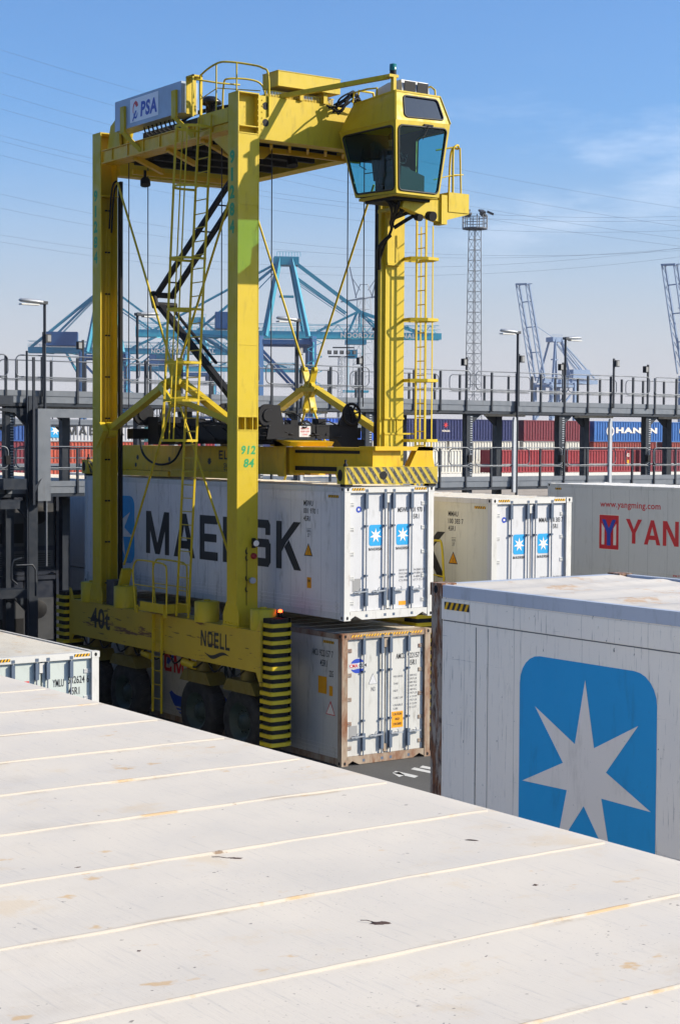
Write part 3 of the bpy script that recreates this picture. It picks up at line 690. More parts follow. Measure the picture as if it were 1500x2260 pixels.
# ------------------------------------------------------------------ straddle carrier
car = thing('straddle_carrier', (22.65, 36.2, 0), 'tall yellow straddle carrier numbered 91284 with cab at the top right, lifting a container', 'straddle carrier')
Yl, Y2, Bk = M['yel'], M['yel2'], M['black']
XN, XN2, XF, XF2 = 20.35, 20.90, 24.42, 24.97      # near and far side columns
YF, YF2, YR, YR2 = 32.73, 33.15, 39.25, 39.68
ZB, ZT = 2.92, 14.78
def p(mb, name, m=Yl, par=None): return mb.build(name, m, par or car)
# front near column: closed box with a recessed head and a pocket
mb = MB(); mb.box(XN+.025, XN2-.025, YF+.17, YF2, ZB, ZT-.02)
mb.box(XN, XN+.025, YF, YF2, ZB, ZT); mb.box(XN2-.025, XN2, YF, YF2, ZB, ZT)
for a, b in ((ZB, 7.30), (7.62, 13.86)): mb.box(XN+.025, XN2-.025, YF+.004, YF+.03, a, b)
for zz in (7.30, 7.60, 13.86, 14.02, ZT-.03): mb.box(XN+.025, XN2-.025, YF-.006, YF+.17, zz, zz+.025)
mb.box(XN+.20, XN+.22, YF+.002, YF+.17, 7.325, 7.60); mb.box(XN+.40, XN+.42, YF+.002, YF+.17, 7.325, 7.60)
mb.box(XN+.025, XN+.16, YF+.01, YF+.03, 14.045, 14.40)
mb.prism([(YF-.10, ZB), (YF2+.14, ZB), (YF2+.14, ZB+.28), (YF2, ZB+.55), (YF, ZB+.55), (YF-.10, ZB+.28)], 0, XN-.012, XN)
mb.box(XN-.06, XN+.6, YF-.09, YF2+.12, ZB-.01, ZB+.02)
p(mb, 'column')
mb = MB()
for zz in (5.2, 8.9, 12.0): mb.box(XN-.005, XN, YF+.01, YF2-.01, zz, zz+.012); mb.box(XN+.03, XN2-.03, YF-.002, YF+.004, zz+.3, zz+.312)
for q in range(5): mb.lathe((XN-.012, YF-.04+q*.12, ZB+.08), (-1, 0, 0), [(0, .022), (.018, .020)], 6); mb.lathe((XN-.012, YR-.06+q*.13, ZB+.08), (-1, 0, 0), [(0, .022), (.018, .020)], 6)
for q in range(7): mb.lathe((XN2-.05, YF-.004, 13.92+q*.12), (0, -1, 0), [(0, .014), (.012, .012)], 6); mb.lathe((20.98, YF+.008, 13.86+q*.13), (0, -1, 0), [(0, .016), (.012, .014)], 6)
for zz in (5.2, 8.9, 12.0): mb.box(XN-.005, XN, YR+.01, YR2-.01, zz, zz+.012)
p(mb, 'welds_and_bolts')
# rear near column: channel open to the front
mb = MB(); mb.box(XN, XN+.03, YR, YR2, ZB, ZT); mb.box(XN+.03, XN2, YR2-.03, YR2, ZB, ZT); mb.box(XN2-.03, XN2, YR+.12, YR2-.03, ZB, ZT)
mb.box(XN+.03, XN2-.03, YR+.002, YR2-.03, ZT-.03, ZT); mb.box(XN+.03, XN2-.03, YR+.01, YR2-.03, 13.2, 13.22)
for a, w in ((.12, .012), (.22, .012)): mb.box(XN+a, XN+a+w*2, YR2-.08, YR2-.03, ZB, 13.1)
mb.prism([(YR-.12, ZB), (YR2+.12, ZB), (YR2+.12, ZB+.28), (YR2, ZB+.5), (YR, ZB+.5), (YR-.12, ZB+.28)], 0, XN-.012, XN)
p(mb, 'column')
mb = MB()
for xx in (.29, .37): mb.tube((XN+xx, YR+.25, ZB+.1), (XN+xx, YR+.25, 12.9), .014, 6)
for k in range(10): mb.box(XN+.27, XN+.31, YR+.22, YR+.28, 3.4+k*1.05, 3.44+k*1.05, 1); mb.box(XN+.35, XN+.39, YR+.22, YR+.28, 3.4+k*1.05, 3.44+k*1.05, 1)
p(mb, 'pipe_run', [Yl, Bk])
mb = MB()
for zz, mm in ((10.05, 0), (7.05, 0), (3.95, 0), (6.05, 1)): mb.box(XN+.05, XN+.19, YR2-.085, YR2-.079, zz, zz+.05, mm)
p(mb, 'height_mark', [M['red'], M['deepblue']])
for (ya, yb) in ((YR-.02, YR+.12), (YF+.18, YF+.32)):
    p(MB().box(XN2+.005, XN2+.075, ya, yb, 3.1, 13.6), 'guide_rail', Bk)
    p(MB().box(XF-.085, XF-.015, ya, yb, 3.1, 13.6), 'guide_rail', Bk)
# far columns
mb = MB(); mb.box(XF, XF2, YF, YF2, ZB, 7.28); mb.box(XF, XF2, YF+.02, YF2, 7.28, 7.62); mb.box(XF, XF2, YF, YF2, 7.62, 13.9)
mb.box(XF-.012, XF2+.012, YF-.02, YF, 7.60, 7.64); mb.box(XF-.012, XF2+.3, YF-.02, YF+.04, 7.24, 7.28)
for a in (.16, .36): mb.box(XF+a, XF+a+.02, YF, YF+.02, 7.28, 7.6)
mb.box(XF-.10, XF, YF+.06, YF+.16, ZB, 13.9)
mb.box(XF-.01, XF+.38, YF-.10, YF, 11.2, 11.26); mb.box(XF-.01, XF+.2, YF-.08, YF, 11.26, 12.3); mb.prism([(XF, 11.26), (XF+.34, 11.26), (XF+.34, 11.5), (XF+.1, 11.9), (XF, 11.9)], 1, YF-.06, YF)
p(mb, 'column')
mb = MB(); mb.box(XF, XF2, YR, YR2, ZB, 14.0); p(mb, 'column')
# side carriers: near beam and far beam
mb = MB(); mb.box(XN-.0, XN2+.02, 31.93, 40.83, 2.0, ZB-.012)
mb.prism([(40.83, 2.0), (41.0, 1.75), (41.0, 3.2), (40.83, ZB)], 0, XN, XN+.06); mb.prism([(31.93, 2.0), (31.76, 1.7), (31.76, 3.15), (31.93, ZB)], 0, XN, XN+.06)
p(mb, 'side_beam', M['scrape'])
mb = MB(); pl = XM(XN, 40.83, 2.0)
text(mb, pl, '40t', 1.05, .28, 1.05, .52, 0, .03, .004)
for i in range(5): rect(mb, pl, .9+.1*i, .5-.01*i, .6, .022, 0, .007)
word(mb, pl, 'N', 6.55, .36, .24, .36, 0, .2, .005); word(mb, pl, 'O', 6.86, .36, .22, .36, 0, .2, .005); word(mb, pl, 'ELL', 7.14, .36, .68, .36, 0, .18, .005)
n = 16
for i in range(n):
    a, b = i/n, (i+1)/n; f = lambda t: 6.7+1.1*t; g_ = lambda t: .22-.10*sin(pi*t*2-.2)*.6; w = lambda t: .07*sin(pi*t)
    mb.poly([pl.at(f(a), g_(a)-w(a), .005), pl.at(f(b), g_(b)-w(b), .005), pl.at(f(b), g_(b)+w(b)*.4, .005), pl.at(f(a), g_(a)+w(a)*.4, .005)])
p(mb, 'beam_lettering', [M['ink']])
mb = MB(); mb.box(XF-.05, XF2+.03, 31.93, 40.83, 2.0, ZB-.012); p(mb, 'side_beam', M['scrape'])
# cylinders (suspension pots)
for xx, yy, hh in ((20.55, 40.1, .50), (20.55, 38.3, .52), (20.55, 34.35, .46), (20.66, 32.12, .46), (24.7, 34.3, .46), (24.7, 38.3, .5)):
    mb = MB(); mb.lathe((xx, yy, ZB-.02), (0, 0, 1), [(0, .29), (hh, .29), (hh+.012, .24)], 20); mb.lathe((xx, yy, ZB+hh-.01), (0, 0, 1), [(0, .08), (.04, .08)], 8)
    p(mb, 'suspension_pot')
p(MB().box(20.45, 20.85, 38.72, 39.12, ZB-.01, ZB+.62), 'control_box', painted('dark_grey_box', (.05, .055, .065, 1), .5, .3))
FORK = painted('shaded_fork_yellow', (.13, .095, .01, 1), .6, .7, .2)  # yellow darkened for the shade under the beam, with some dirt and rust
# wheels, forks
for yy in (32.75, 34.68, 38.2, 40.1):
    for xx, s_ in ((20.66, -1), (24.70, 1)):
        w = MB(); w.lathe((xx-.21*s_, yy, .78), (s_, 0, 0), [(0, .42), (0, .70), (.05, .76), (.13, .78), (.30, .78), (.38, .76), (.42, .68), (.43, .60), (.41, .44)], 28, 0, False)
        for k in range(26):
            t = 2*pi*k/26; w.beam((xx-.14*s_, yy+.775*cos(t), .78+.775*sin(t)), (xx+.14*s_, yy+.775*cos(t+.1), .78+.775*sin(t+.1)), .05, .02)
        wo_ = p(w, 'wheel', M['rubber'])
        rr = MB(); rr.lathe((xx, yy, .78), (s_, 0, 0), [(.16, .0), (.16, .15), (.08, .17), (.06, .33), (.19, .40), (.21, .45)], 24, 0, False)
        for k in range(10): t = 2*pi*k/10; rr.lathe((xx+.09*s_, yy+.25*cos(t), .78+.25*sin(t)), (s_, 0, 0), [(0, .018), (.03, .018)], 6)
        rr.build('rim', M['rim'], wo_)
        fk = MB(); xo = xx-s_*.24
        fk.prism([(yy-.28, 2.0), (yy+.28, 2.0), (yy+.62, 1.45), (yy+.60, .95), (yy+.35, .62), (yy-.15, .62), (yy-.25, 1.4)], 0, min(xo, xo-.06*s_), max(xo, xo-.06*s_))
        fk.lathe((xx, yy, 1.5), (0, 0, 1), [(0, .17), (.52, .17)], 12); fk.prism([(yy-.7, 1.45), (yy+.7, 1.45), (yy+.5, 1.72), (yy-.5, 1.72)], 0, xx-.24, xx+.24)
        p(fk, 'wheel_fork', FORK)
mb = MB()
for k in range(9): mb.hose([(20.5, 32.6+k*.9, 1.98), (20.42, 32.9+k*.9, 1.80), (20.5, 33.3+k*.9, 1.98)], .022, 5)
mb.tube((20.5, 35.3, 1.86), (20.5, 34.75, 1.82), .10, 10, 1); mb.tube((20.5, 37.3, 1.86), (20.5, 36.9, 1.82), .08, 10, 1)
p(mb, 'hydraulic_hoses', [Bk, Yl])
# striped end bumpers: stacked plates with a rounded nose
def bumper(xa, xb, ya, yb, z0, z1, n, s_):
    mb = MB(); r = .28; dz = (z1-z0)/n
    def outline(g):
        a, b, c_, d = xa+g, xb-g, ya+g, yb-g; pts = []
        for cx_, cy2, t0 in ((b-r, c_+r, -pi/2), (b-r, d-r, 0), (a+.06, d-.06, pi/2), (a+.06, c_+.06, pi)):
            rr_ = r if cx_ == b-r else .06
            for k in range(5): t = t0+pi/2*k/4; pts.append((cx_+rr_*cos(t), cy2+rr_*sin(t)))
        return pts
    for k in range(n):
        a = z0+k*dz; mb.prism(outline(.0), 2, a, a+dz*.45, 0); mb.prism(outline(.05), 2, a+dz*.45, a+dz, 1)
    p(mb, 'end_bumper', [M['haz_y'] if 0 else Yl, Bk])
bumper(20.42, 21.08, 31.42, 31.92, .40, 3.20, 15, 1)
bumper(20.20, 20.9, 41.0, 41.5, .40, 3.10, 14, -1)
bumper(24.3, 25.1, 31.30, 31.92, .40, 3.20, 15, 1)
# ladder down below the beam
def ladder(a, b, wv, m=Yl, rung=.3, r=.022, name='ladder', par=None):
    mb = MB(); a = Vector(a); b = Vector(b); wv = Vector(wv); L0 = (b-a).length; n_ = int(L0/rung)
    mb.beam(a, b, .05, .028, up=wv); mb.beam(a+wv, b+wv, .05, .028, up=wv)
    for k in range(1, n_): q = a+(b-a)*(k/n_); mb.tube(q, q+wv, .013, 6)
    return p(mb, name, m, par)
ladder((20.30, 36.45, .55), (20.30, 36.45, 2.9), (0, -.42, 0))
mb = MB().box(20.31, 20.345, 36.02, 36.10, 2.0, 2.9); mb.box(20.31, 20.345, 36.42, 36.50, 2.0, 2.9); p(mb, 'ladder_bracket')
# main near ladder with its cage
LT, LB = Vector((20.30, 34.34, 14.4)), Vector((20.30, 35.32, 2.95))
ladder(LB, LT, (0, -.55, 0), rung=.31)
mb = MB()
for f, op in ((.36, 1), (.44, 1), (.515, 1), (.62, 1), (.72, 1), (.86, 1), (.975, 1)):
    q = LB+(LT-LB)*f; mid = q+Vector((0, -.275, 0)); pts = []
    pts.append(q+Vector((0, .06, 0)))
    for k in range(9):
        t = pi*k/8; pts.append(mid+Vector((-.30-.42*sin(t), .36*cos(t), 0)))
    pts.append(q+Vector((0, -.61, 0)))
    for i in range(len(pts)-1): mb.beam(pts[i], pts[i+1], .012, .055)
for dx, dy in ((-.72, 0), (-.60, .26), (-.60, -.26), (-.36, .36)):
    a = LB+(LT-LB)*.36+Vector((dx, dy-.275, 0)); b = LB+(LT-LB)*.975+Vector((dx, dy-.275, 0)); mb.beam(a, b, .03, .012)
p(mb, 'safety_cage')
# foot platform of the ladder
mb = MB(); mb.box(20.05, 20.75, 35.45, 36.85, 3.02, 3.06); mb.box(20.03, 20.05, 35.45, 36.6, 3.0, 3.22); mb.box(20.05, 20.75, 35.43, 35.45, 3.0, 3.22)
mb.box(20.04, 20.10, 35.4, 35.5, 2.92, 3.1); mb.box(20.04, 20.10, 36.8, 36.9, 2.92, 3.1)
for off in ((0, 0), (.55, .0)):
    x_ = 20.05+off[0]
    mb.hose([(x_, 36.85, 3.0), (x_, 36.95, 3.6), (x_, 36.98, 3.95), (x_, 36.85, 4.15), (x_, 36.6, 4.2), (x_, 35.7, 4.19), (x_, 35.45, 4.15), (x_, 35.35, 4.0), (x_, 35.35, 3.0)], .024, 6)
mb.tube((20.05, 36.0, 3.1), (20.05, 36.0, 4.18), .02); mb.tube((20.05, 36.95, 3.6), (20.05, 35.35, 3.6), .014); mb.tube((20.6, 36.95, 3.6), (20.6, 35.35, 3.6), .014)
p(mb, 'foot_platform')
mb = MB()
for yy in (31.75, 31.35): pass
mb.hose([(24.95, 31.7, 3.0), (24.98, 31.72, 4.3), (25.0, 31.62, 4.72), (25.02, 31.45, 4.78), (25.05, 31.32, 4.6), (25.08, 31.22, 3.0)], .028, 7); mb.tube((24.97, 31.7, 4.0), (25.07, 31.25, 3.95), .016)
p(mb, 'hand_rail')
# lamps on the front column
mb = MB(); mb.lathe((20.78, YF-.03, 4.80), (-.15, -1, -.1), [(0, .06), (.05, .085), (.12, .085)], 14); mb.lathe((20.765, YF-.148, 4.79), (-.15, -1, -.1), [(.0, .07), (.01, .065)], 14, 1)
mb.box(20.74, 20.82, YF-.04, YF+.0, 4.68, 4.9); p(mb, 'work_lamp', [Bk, M['starw']])
mb = MB(); mb.lathe((20.78, YF-.0, 4.50), (0, -1, 0), [(0, .07), (.06, .065), (.08, .045)], 14); p(mb, 'red_lamp', painted('lens_red', (.25, .01, .015, 1), .3, .1))
mb = MB(); mb.lathe((20.72, YF, 3.96), (-.2, -1, 0), [(0, .03), (.06, .07), (.14, .07)], 12); p(mb, 'work_lamp', M['grey'])
mb = MB()
for q, zz in ((0, 4.6), (0, 4.45), (0, 4.0), (0, 3.75)): mb.path([(20.60, YF-.004, zz+.06), (20.56, YF-.03, zz+.02), (20.58, YF-.03, zz-.05), (20.63, YF-.01, zz-.03)], .01, 5)
mb.tube((20.60, YF-.012, 3.4), (20.60, YF-.012, 4.7), .008, 5); p(mb, 'lamp_cable', Bk)
em = Mat('lit_red_lamp', (.6, .02, .01, 1), .4); em.b.inputs['Emission Color'].default_value = (1, .06, .01, 1); em.b.inputs['Emission Strength'].default_value = 6
mb = MB(); mb.lathe((20.93, 31.85, 3.30), (0, 0, 1), [(0, .045), (.05, .045), (.07, .0)], 10); p(mb, 'tail_lamp', em.done())
p(MB().lathe((20.93, 31.85, 3.18), (0, 0, 1), [(0, .03), (.12, .05)], 10), 'tail_lamp_base', Bk)
# numbers
DY = painted('decal_yellow', (.50, .37, .02, 1), .4, .1)
mb = MB(); pl = YM(XN+.02, YF+.004, 6.40)
rect(mb, pl, .03, .02, .46, .62, 1, .002)
text(mb, pl, '912', .07, .37, .38, .20, 0, .035, .005, .15); text(mb, pl, '84', .14, .08, .27, .20, 0, .035, .005, .15)
p(mb, 'number_decal', [M['green'], DY]); mb = MB(); pl = YM(XF+.02, YF, 6.40); rect(mb, pl, .03, .02, .46, .62, 1, .002); text(mb, pl, '912', .07, .37, .38, .20, 0, .035, .005, .15); text(mb, pl, '84', .14, .08, .27, .20, 0, .035, .005, .15)
p(mb, 'number_decal', [M['green'], DY])
for yy, top in ((YF2, 13.5), (YR2, 13.35)):
    mb = MB(); pl = XM(XN, yy, 0); rect(mb, pl, .06, top-1.93, .24 if yy == YF2 else .26, 1.98, 1, .002)
    for k, c_ in enumerate('91284'): text(mb, pl, c_, .08 if c_ != '1' else .13, top-.29-k*.385, .20 if c_ != '1' else .09, .30, 0, .055, .005)
    p(mb, 'number_decal', [M['green'], DY])
# top frame
mb = MB()
mb.box(XN2, XF2, YF+.01, YF+.40, 13.78, 14.74); p(mb, 'front_cross_beam')
mb = MB(); n = 18
for zz in (14.05, 14.42):
    mb.poly([(21.07+.085*cos(2*pi*k/n), YF+.006, zz+.10+.085*sin(2*pi*k/n)) for k in range(n)])
p(mb, 'beam_hole', Bk)
mb = MB(); mb.box(XN2, XF2, YR, YR+.38, 13.75, 14.30); p(mb, 'rear_cross_beam')
mb = MB(); mb.box(XN+.06, XN+.44, YF2, YR, 14.02, 14.30); mb.box(XN+.02, XN+.5, YF2, YR, 13.99, 14.02); mb.box(XN+.02, XN+.5, YF2, YR, 14.30, 14.32)
for q in range(7): mb.box(XN+.03, XN+.06, 33.9+q*.8, 33.93+q*.8, 14.02, 14.30)
p(mb, 'side_girder', Y2)
mb = MB(); mb.box(XF+.04, XF+.44, YF2, YR, 13.9, 14.40); p(mb, 'side_girder')
mb = MB(); mb.box(XN+.6, XF-.1, YF2+.1, YR-.3, 14.05, 14.42)
for k in range(6): mb.box(XN+.55, XF-.1, YF2+.5+k*.95, YF2+.62+k*.95, 13.92, 14.05)
mb.box(21.2, 22.6, 34.2, 38.6, 14.42, 14.75); mb.hose([(21.0, 36.8, 14.5), (21.2, 36.2, 14.85), (21.5, 35.0, 14.9), (21.8, 34.0, 14.8)], .05, 6)
p(mb, 'machinery_deck', Bk)
mb = MB()
for y0_ in (YF-.0, YR+.1): pass
for k in range(7): mb.beam((XN2+.1+k*.5, YF2+.02, 13.80), (XN2+.5+k*.5, YF2+.62, 13.80), .06, .10)
mb.box(XN2, XF, YF2+.62, YF2+.70, 13.70, 13.82); mb.box(XN2, XF, YR-.7, YR-.62, 13.70, 13.82)
mb.prism([(33.2, 13.9), (34.0, 13.9), (33.2, 13.4)], 0, XN+.1, XN+.16)
for k in range(3): mb.beam((XN+.2, 34.6+k*1.6, 13.98), (XN+1.3, 35.2+k*1.6, 13.80), .10, .12)
mb.prism([(21.4, 13.72), (21.9, 13.72), (21.7, 13.55), (21.5, 13.55)], 1, YF2+.62, YF2+.70)
p(mb, 'under_bracing', Y2)
# yellow box on the front beam and its gratings
mb = MB(); mb.box(21.31, 23.0, 32.60, 33.24, 14.98, 15.31); mb.box(21.30, 23.01, 32.59, 33.25, 15.31, 15.325); mb.box(21.95, 22.05, 32.68, 33.1, 14.74, 14.98); mb.box(22.6, 22.7, 32.68, 33.1, 14.74, 14.98)
p(mb, 'vent_box')
mb = MB()
for k in range(44):
    x_ = 21.1+k*.042
    if 21.93 < x_ < 22.06: continue
    mb.box(x_, x_+.02, 32.78, 32.80, 14.745, 14.88)
mb.box(21.1, 22.95, 32.78, 32.80, 14.88, 14.90); mb.box(21.1, 22.9, 32.82, 33.1, 14.745, 14.80)
p(mb, 'grating')
# sign housing (grey box), side struts, hoses
sg = p(MB().box(20.16, 20.60, 34.90, 38.12, 14.60, 15.32), 'engine_cover', painted('brushed_grey', (.30, .36, .45, 1), .4, .25, metal=.2))
mb = MB(); pl = XM(20.16, 38.12, 14.60)
rect(mb, pl, .78, .10, 1.38, .56, 0, .004)
text(mb, pl, 'PSA', 1.30, .18, .80, .36, 1, .04, .008, .10)
for k in range(14):                                                        # red and blue swirl mark
    t0, t1 = pi*.15+pi*1.0*k/14, pi*.15+pi*1.0*(k+1)/14; w = .018+.03*sin(pi*k/14)
    mb.poly([pl.at(1.06+.14*cos(t0), .40+.19*sin(t0), .007), pl.at(1.06+.14*cos(t1), .40+.19*sin(t1), .007), pl.at(1.06+(.14-w)*cos(t1), .40+(.19-w)*sin(t1), .007), pl.at(1.06+(.14-w)*cos(t0), .40+(.19-w)*sin(t0), .007)], 2)
    t0, t1 = pi*.9+pi*1.15*k/14, pi*.9+pi*1.15*(k+1)/14
    mb.poly([pl.at(1.06+.10*cos(t0), .29+.12*sin(t0), .008), pl.at(1.06+.10*cos(t1), .29+.12*sin(t1), .008), pl.at(1.06+(.10-w)*cos(t1), .29+(.12-w)*sin(t1), .008), pl.at(1.06+(.10-w)*cos(t0), .29+(.12-w)*sin(t0), .008)], 1)
mb.poly([pl.at(1.0, .56, .009), pl.at(1.08, .60, .009), pl.at(1.19, .47, .009), pl.at(1.10, .44, .009)], 2)
mb.poly([pl.at(.90, .14, .009), pl.at(.94, .12, .009), pl.at(1.12, .36, .009), pl.at(1.05, .36, .009)], 1)
mb.build('company_sign', [painted('sign_white', (.78, .78, .80, 1), .4, .1), M['deepblue'], M['red']], sg)
mb = MB(); 
for yy in (37.65, 35.16): b_ = MB().box(20.10, 20.16, yy-.1, yy+.1, 14.50, 15.14); b_.beam((20.14, yy, 14.52), (20.45, yy-.35, 14.05), .12, .10); p(b_, 'cover_bracket')
mb.box(20.2, 20.45, 34.72, 34.76, 14.55, 15.40); mb.box(20.2, 20.24, 34.45, 34.49, 14.45, 15.40); mb.box(20.42, 20.46, 34.45, 34.49, 14.45, 15.40); mb.box(20.2, 20.46, 34.45, 34.76, 15.36, 15.40)
p(mb, 'hose_frame')
mb = MB()
for k in range(9):
    yy = 37.0-k*.2; mb.hose([(20.35, yy, 14.58), (20.40, yy-.02, 14.42), (20.55, yy-.05, 14.36), (20.75, yy-.1, 14.40)], .022, 6)
p(mb, 'hose_bundle', Bk)
mb = MB(); mb.lathe((20.62, 38.6, 14.75), (1, 0, 0), [(0, .42), (.08, .44), (.08, .36)], 24); mb.prism([(38.5, 14.3), (39.2, 14.3), (39.0, 14.9), (38.6, 15.1)], 0, 20.5, 20.56); p(mb, 'cable_guard')
mb = MB(); mb.lathe((21.0, 35.0, 14.6), (0, 0, 1), [(0, .10), (.26, .11), (.30, .26), (.36, .26), (.46, .14), (.48, 0)], 20); p(mb, 'air_intake', painted('glossy_black', (.01, .01, .012, 1), .25, .05))
# top platform and railings
mb = MB(); mb.box(20.38, 21.3, 33.18, 34.42, 14.42, 14.46); mb.box(20.36, 20.38, 33.18, 34.44, 14.16, 14.48); mb.box(20.38, 21.3, 34.42, 34.44, 14.16, 14.48)
p(mb, 'top_platform')
mb = MB()
mb.hose([(20.38, 34.40, 14.3), (20.38, 34.42, 15.25), (20.38, 34.30, 15.42), (20.42, 33.75, 15.55), (20.6, 33.5, 15.56), (21.0, 33.22, 15.50), (21.12, 32.95, 15.40), (21.14, 32.74, 15.2), (21.14, 32.72, 14.3)], .024, 7)
for q, zt in (((20.40, 33.75), 15.55), ((20.72, 33.4), 15.54)): mb.tube((q[0], q[1], 14.3), (q[0], q[1], zt), .02)
mb.hose([(20.9, 34.3, 14.45), (20.9, 34.25, 15.2), (20.95, 34.1, 15.33), (21.5, 33.95, 15.34), (21.75, 33.9, 15.2), (21.8, 33.85, 14.8)], .022, 7)
mb.path([(20.38, 34.4, 14.85), (20.42, 33.75, 15.0), (21.1, 33.0, 14.9)], .012, 5)
mb.tube((20.24, 34.75, 15.36), (20.38, 34.42, 15.30), .024); mb.path([(20.24, 34.5, 15.3), (20.7, 34.1, 15.2), (21.3, 34.2, 15.25)], .02)
p(mb, 'top_railing')
# bracing rods and knots
def knot(xc, yc, zc, s_):
    mb = MB()
    for dy, dz in ((.22, .50), (-.22, .50), (.18, -.52), (-.18, -.52)):
        a = Vector((xc, yc, zc)); b = a+Vector((0, dy, dz)); mb.beam(a, b, .07, .17, up=(1, 0, 0)); mb.lathe(b+Vector((-.05, 0, 0)), (1, 0, 0), [(0, .075), (.1, .075)], 10)
    mb.lathe((xc-.06, yc, zc), (1, 0, 0), [(0, .22), (.12, .22)], 16); mb.lathe((xc-.085, yc, zc), (1, 0, 0), [(0, .05), (.17, .05)], 10)
    for k in range(4): t = pi/4+pi/2*k; mb.lathe((xc-.075, yc+.13*cos(t), zc+.13*sin(t)), (1, 0, 0), [(0, .045), (.15, .045)], 8)
    mb.box(xc-.14, xc+.14, yc-.42, yc+.42, zc-.06, zc+.04); return p(mb, 'bracing_knot')
for xc, yc, zc, a, b, c_, d in ((20.62, 35.95, 8.45, (38.85, 13.5), (33.4, 12.7), (38.5, 3.95), (33.4, 4.35)), (24.70, 36.28, 8.37, (38.8, 13.0), (33.6, 13.2), (38.6, 3.8), (33.6, 3.9))):
    knot(xc, yc, zc, 1)
    mb = MB()
    for (yy, zz), (ky, kz) in ((a, (.22, .5)), (b, (-.22, .5)), (c_, (.18, -.5)), (d, (-.18, -.5))): mb.tube((xc, yy, zz), (xc, yc+ky, zc+kz), .028, 8)
    p(mb, 'tie_rod')
    mb = MB()
    if xc < 22:
        mb.beam((xc, yc+.25, zc+.02), (xc, 39.25, 7.32), .20, .15); mb.beam((xc+.05, yc-.2, zc+.02), (xc, 33.3, 7.45), .18, .14)
        mb.path([(xc, yc+.3, zc+.04), (xc-.35, yc+.1, zc-.08), (xc-.55, 35.2, 7.98), (xc-.45, 34.6, 7.92), (xc-.1, 33.3, 7.5)], .085, 4)
        mb.poly([(xc-.6, 35.3, 8.05), (xc-.45, 34.5, 7.99), (xc-.02, 34.3, 8.0), (xc-.1, 35.1, 8.12)])
        mb.lathe((xc-.12, 39.25, 7.32), (1, 0, 0), [(0, .20), (.24, .20)], 14); mb.prism([(39.25, 7.52), (39.05, 7.3), (39.45, 6.85), (39.6, 7.2)], 0, XN-.03, XN+.12)
        for k in range(6): mb.box(xc-.12, xc-.06, yc-.4+k*.14, yc-.33+k*.14, zc+.045, zc+.075)
    else:
        mb.beam((xc, yc+.2, zc+.03), (xc, 39.2, 7.25), .20, .15); mb.beam((xc, yc-.2, zc+.03), (xc, 33.3, 7.30), .20, .15)
    p(mb, 'guide_strut')
mb = MB(); mb.beam((20.62, 38.35, 3.85), (20.62, 38.72, 3.0), .10, .26, up=(1, 0, 0)); mb.beam((24.7, 38.35, 3.85), (24.7, 38.72, 3.0), .10, .26, up=(1, 0, 0)); p(mb, 'rod_bracket')
# folding black cable arm
mb = MB()
for dx in (0, .42):
    mb.beam((21.4+dx, 34.35, 13.4), (20.75+dx, 37.15, 10.55), .08, .12, up=(1, 0, 0))
mb.beam((20.85, 37.1, 10.35), (21.25, 34.3, 8.0), .12, .16, up=(1, 0, 0)); mb.beam((21.15, 36.9, 10.2), (21.3, 35.2, 8.9), .05, .06, up=(1, 0, 0))
for k in range(5): f = k/5+.08; mb.tube((21.4-.65*f, 34.35+2.8*f, 13.4-2.85*f), (21.82-.65*f, 34.35+2.8*f, 13.4-2.85*f), .02, 5)
mb.tube((20.65, 37.15, 10.60), (21.3, 37.15, 10.60), .07, 8); mb.tube((20.65, 37.1, 10.36), (21.3, 37.1, 10.36), .07, 8); mb.tube((20.7, 37.2, 10.66), (20.7, 37.05, 10.3), .09, 8)
p(mb, 'cable_arm', Bk)
# hoist ropes
for xx, yy in ((21.02, 39.0), (21.40, 38.7), (20.98, 33.55+.9), (21.80, 33.6), (23.94, 33.6), (24.38, 33.55)):
    p(MB().tube((xx, yy, 7.9), (xx, yy, 14.1), .014, 6), 'hoist_rope', M['rope'])
# far ladder with cage
FA, FB = Vector((25.28, 32.30, 12.3)), Vector((25.28, 32.30, 3.0))
ladder(FB, FA, (0, .36, 0), rung=.33)
mb = MB()
for zz in (11.38, 9.95, 8.52, 7.1, 5.6):
    pts = [Vector((XF2, 33.0, zz)), Vector((25.15, 32.95, zz)), Vector((25.55, 32.9, zz)), Vector((25.72, 32.6, zz)), Vector((25.62, 32.25, zz)), Vector((25.28, 32.22, zz))]
    for i in range(len(pts)-1): mb.beam(pts[i], pts[i+1], .012, .07)
    mb.beam((25.28, 32.66, zz), (XF2, 32.80, zz), .05, .05)
    mb.beam((25.28, 32.22, zz), (24.90, 32.40, zz), .012, .07); mb.beam((24.90, 32.40, zz), (24.96, 32.74, zz), .012, .07)
for q in ((25.60, 32.90), (25.72, 32.6), (25.06, 32.36)): mb.beam((q[0], q[1], 5.4), (q[0], q[1], 12.2), .035, .012, up=(0, 1, 0))
p(mb, 'safety_cage')
# work lamps under the top frame
for (xx, yy, zz) in ((21.15, 38.4, 13.45), (22.55, 33.9, 13.5)):
    mb = MB(); mb.box(xx-.03, xx+.03, yy-.02, yy+.02, zz+.15, zz+.35); mb.lathe((xx, yy, zz+.16), (-.1, -.3, -1), [(0, .07), (.05, .12), (.20, .13)], 12); p(mb, 'work_lamp', Bk)

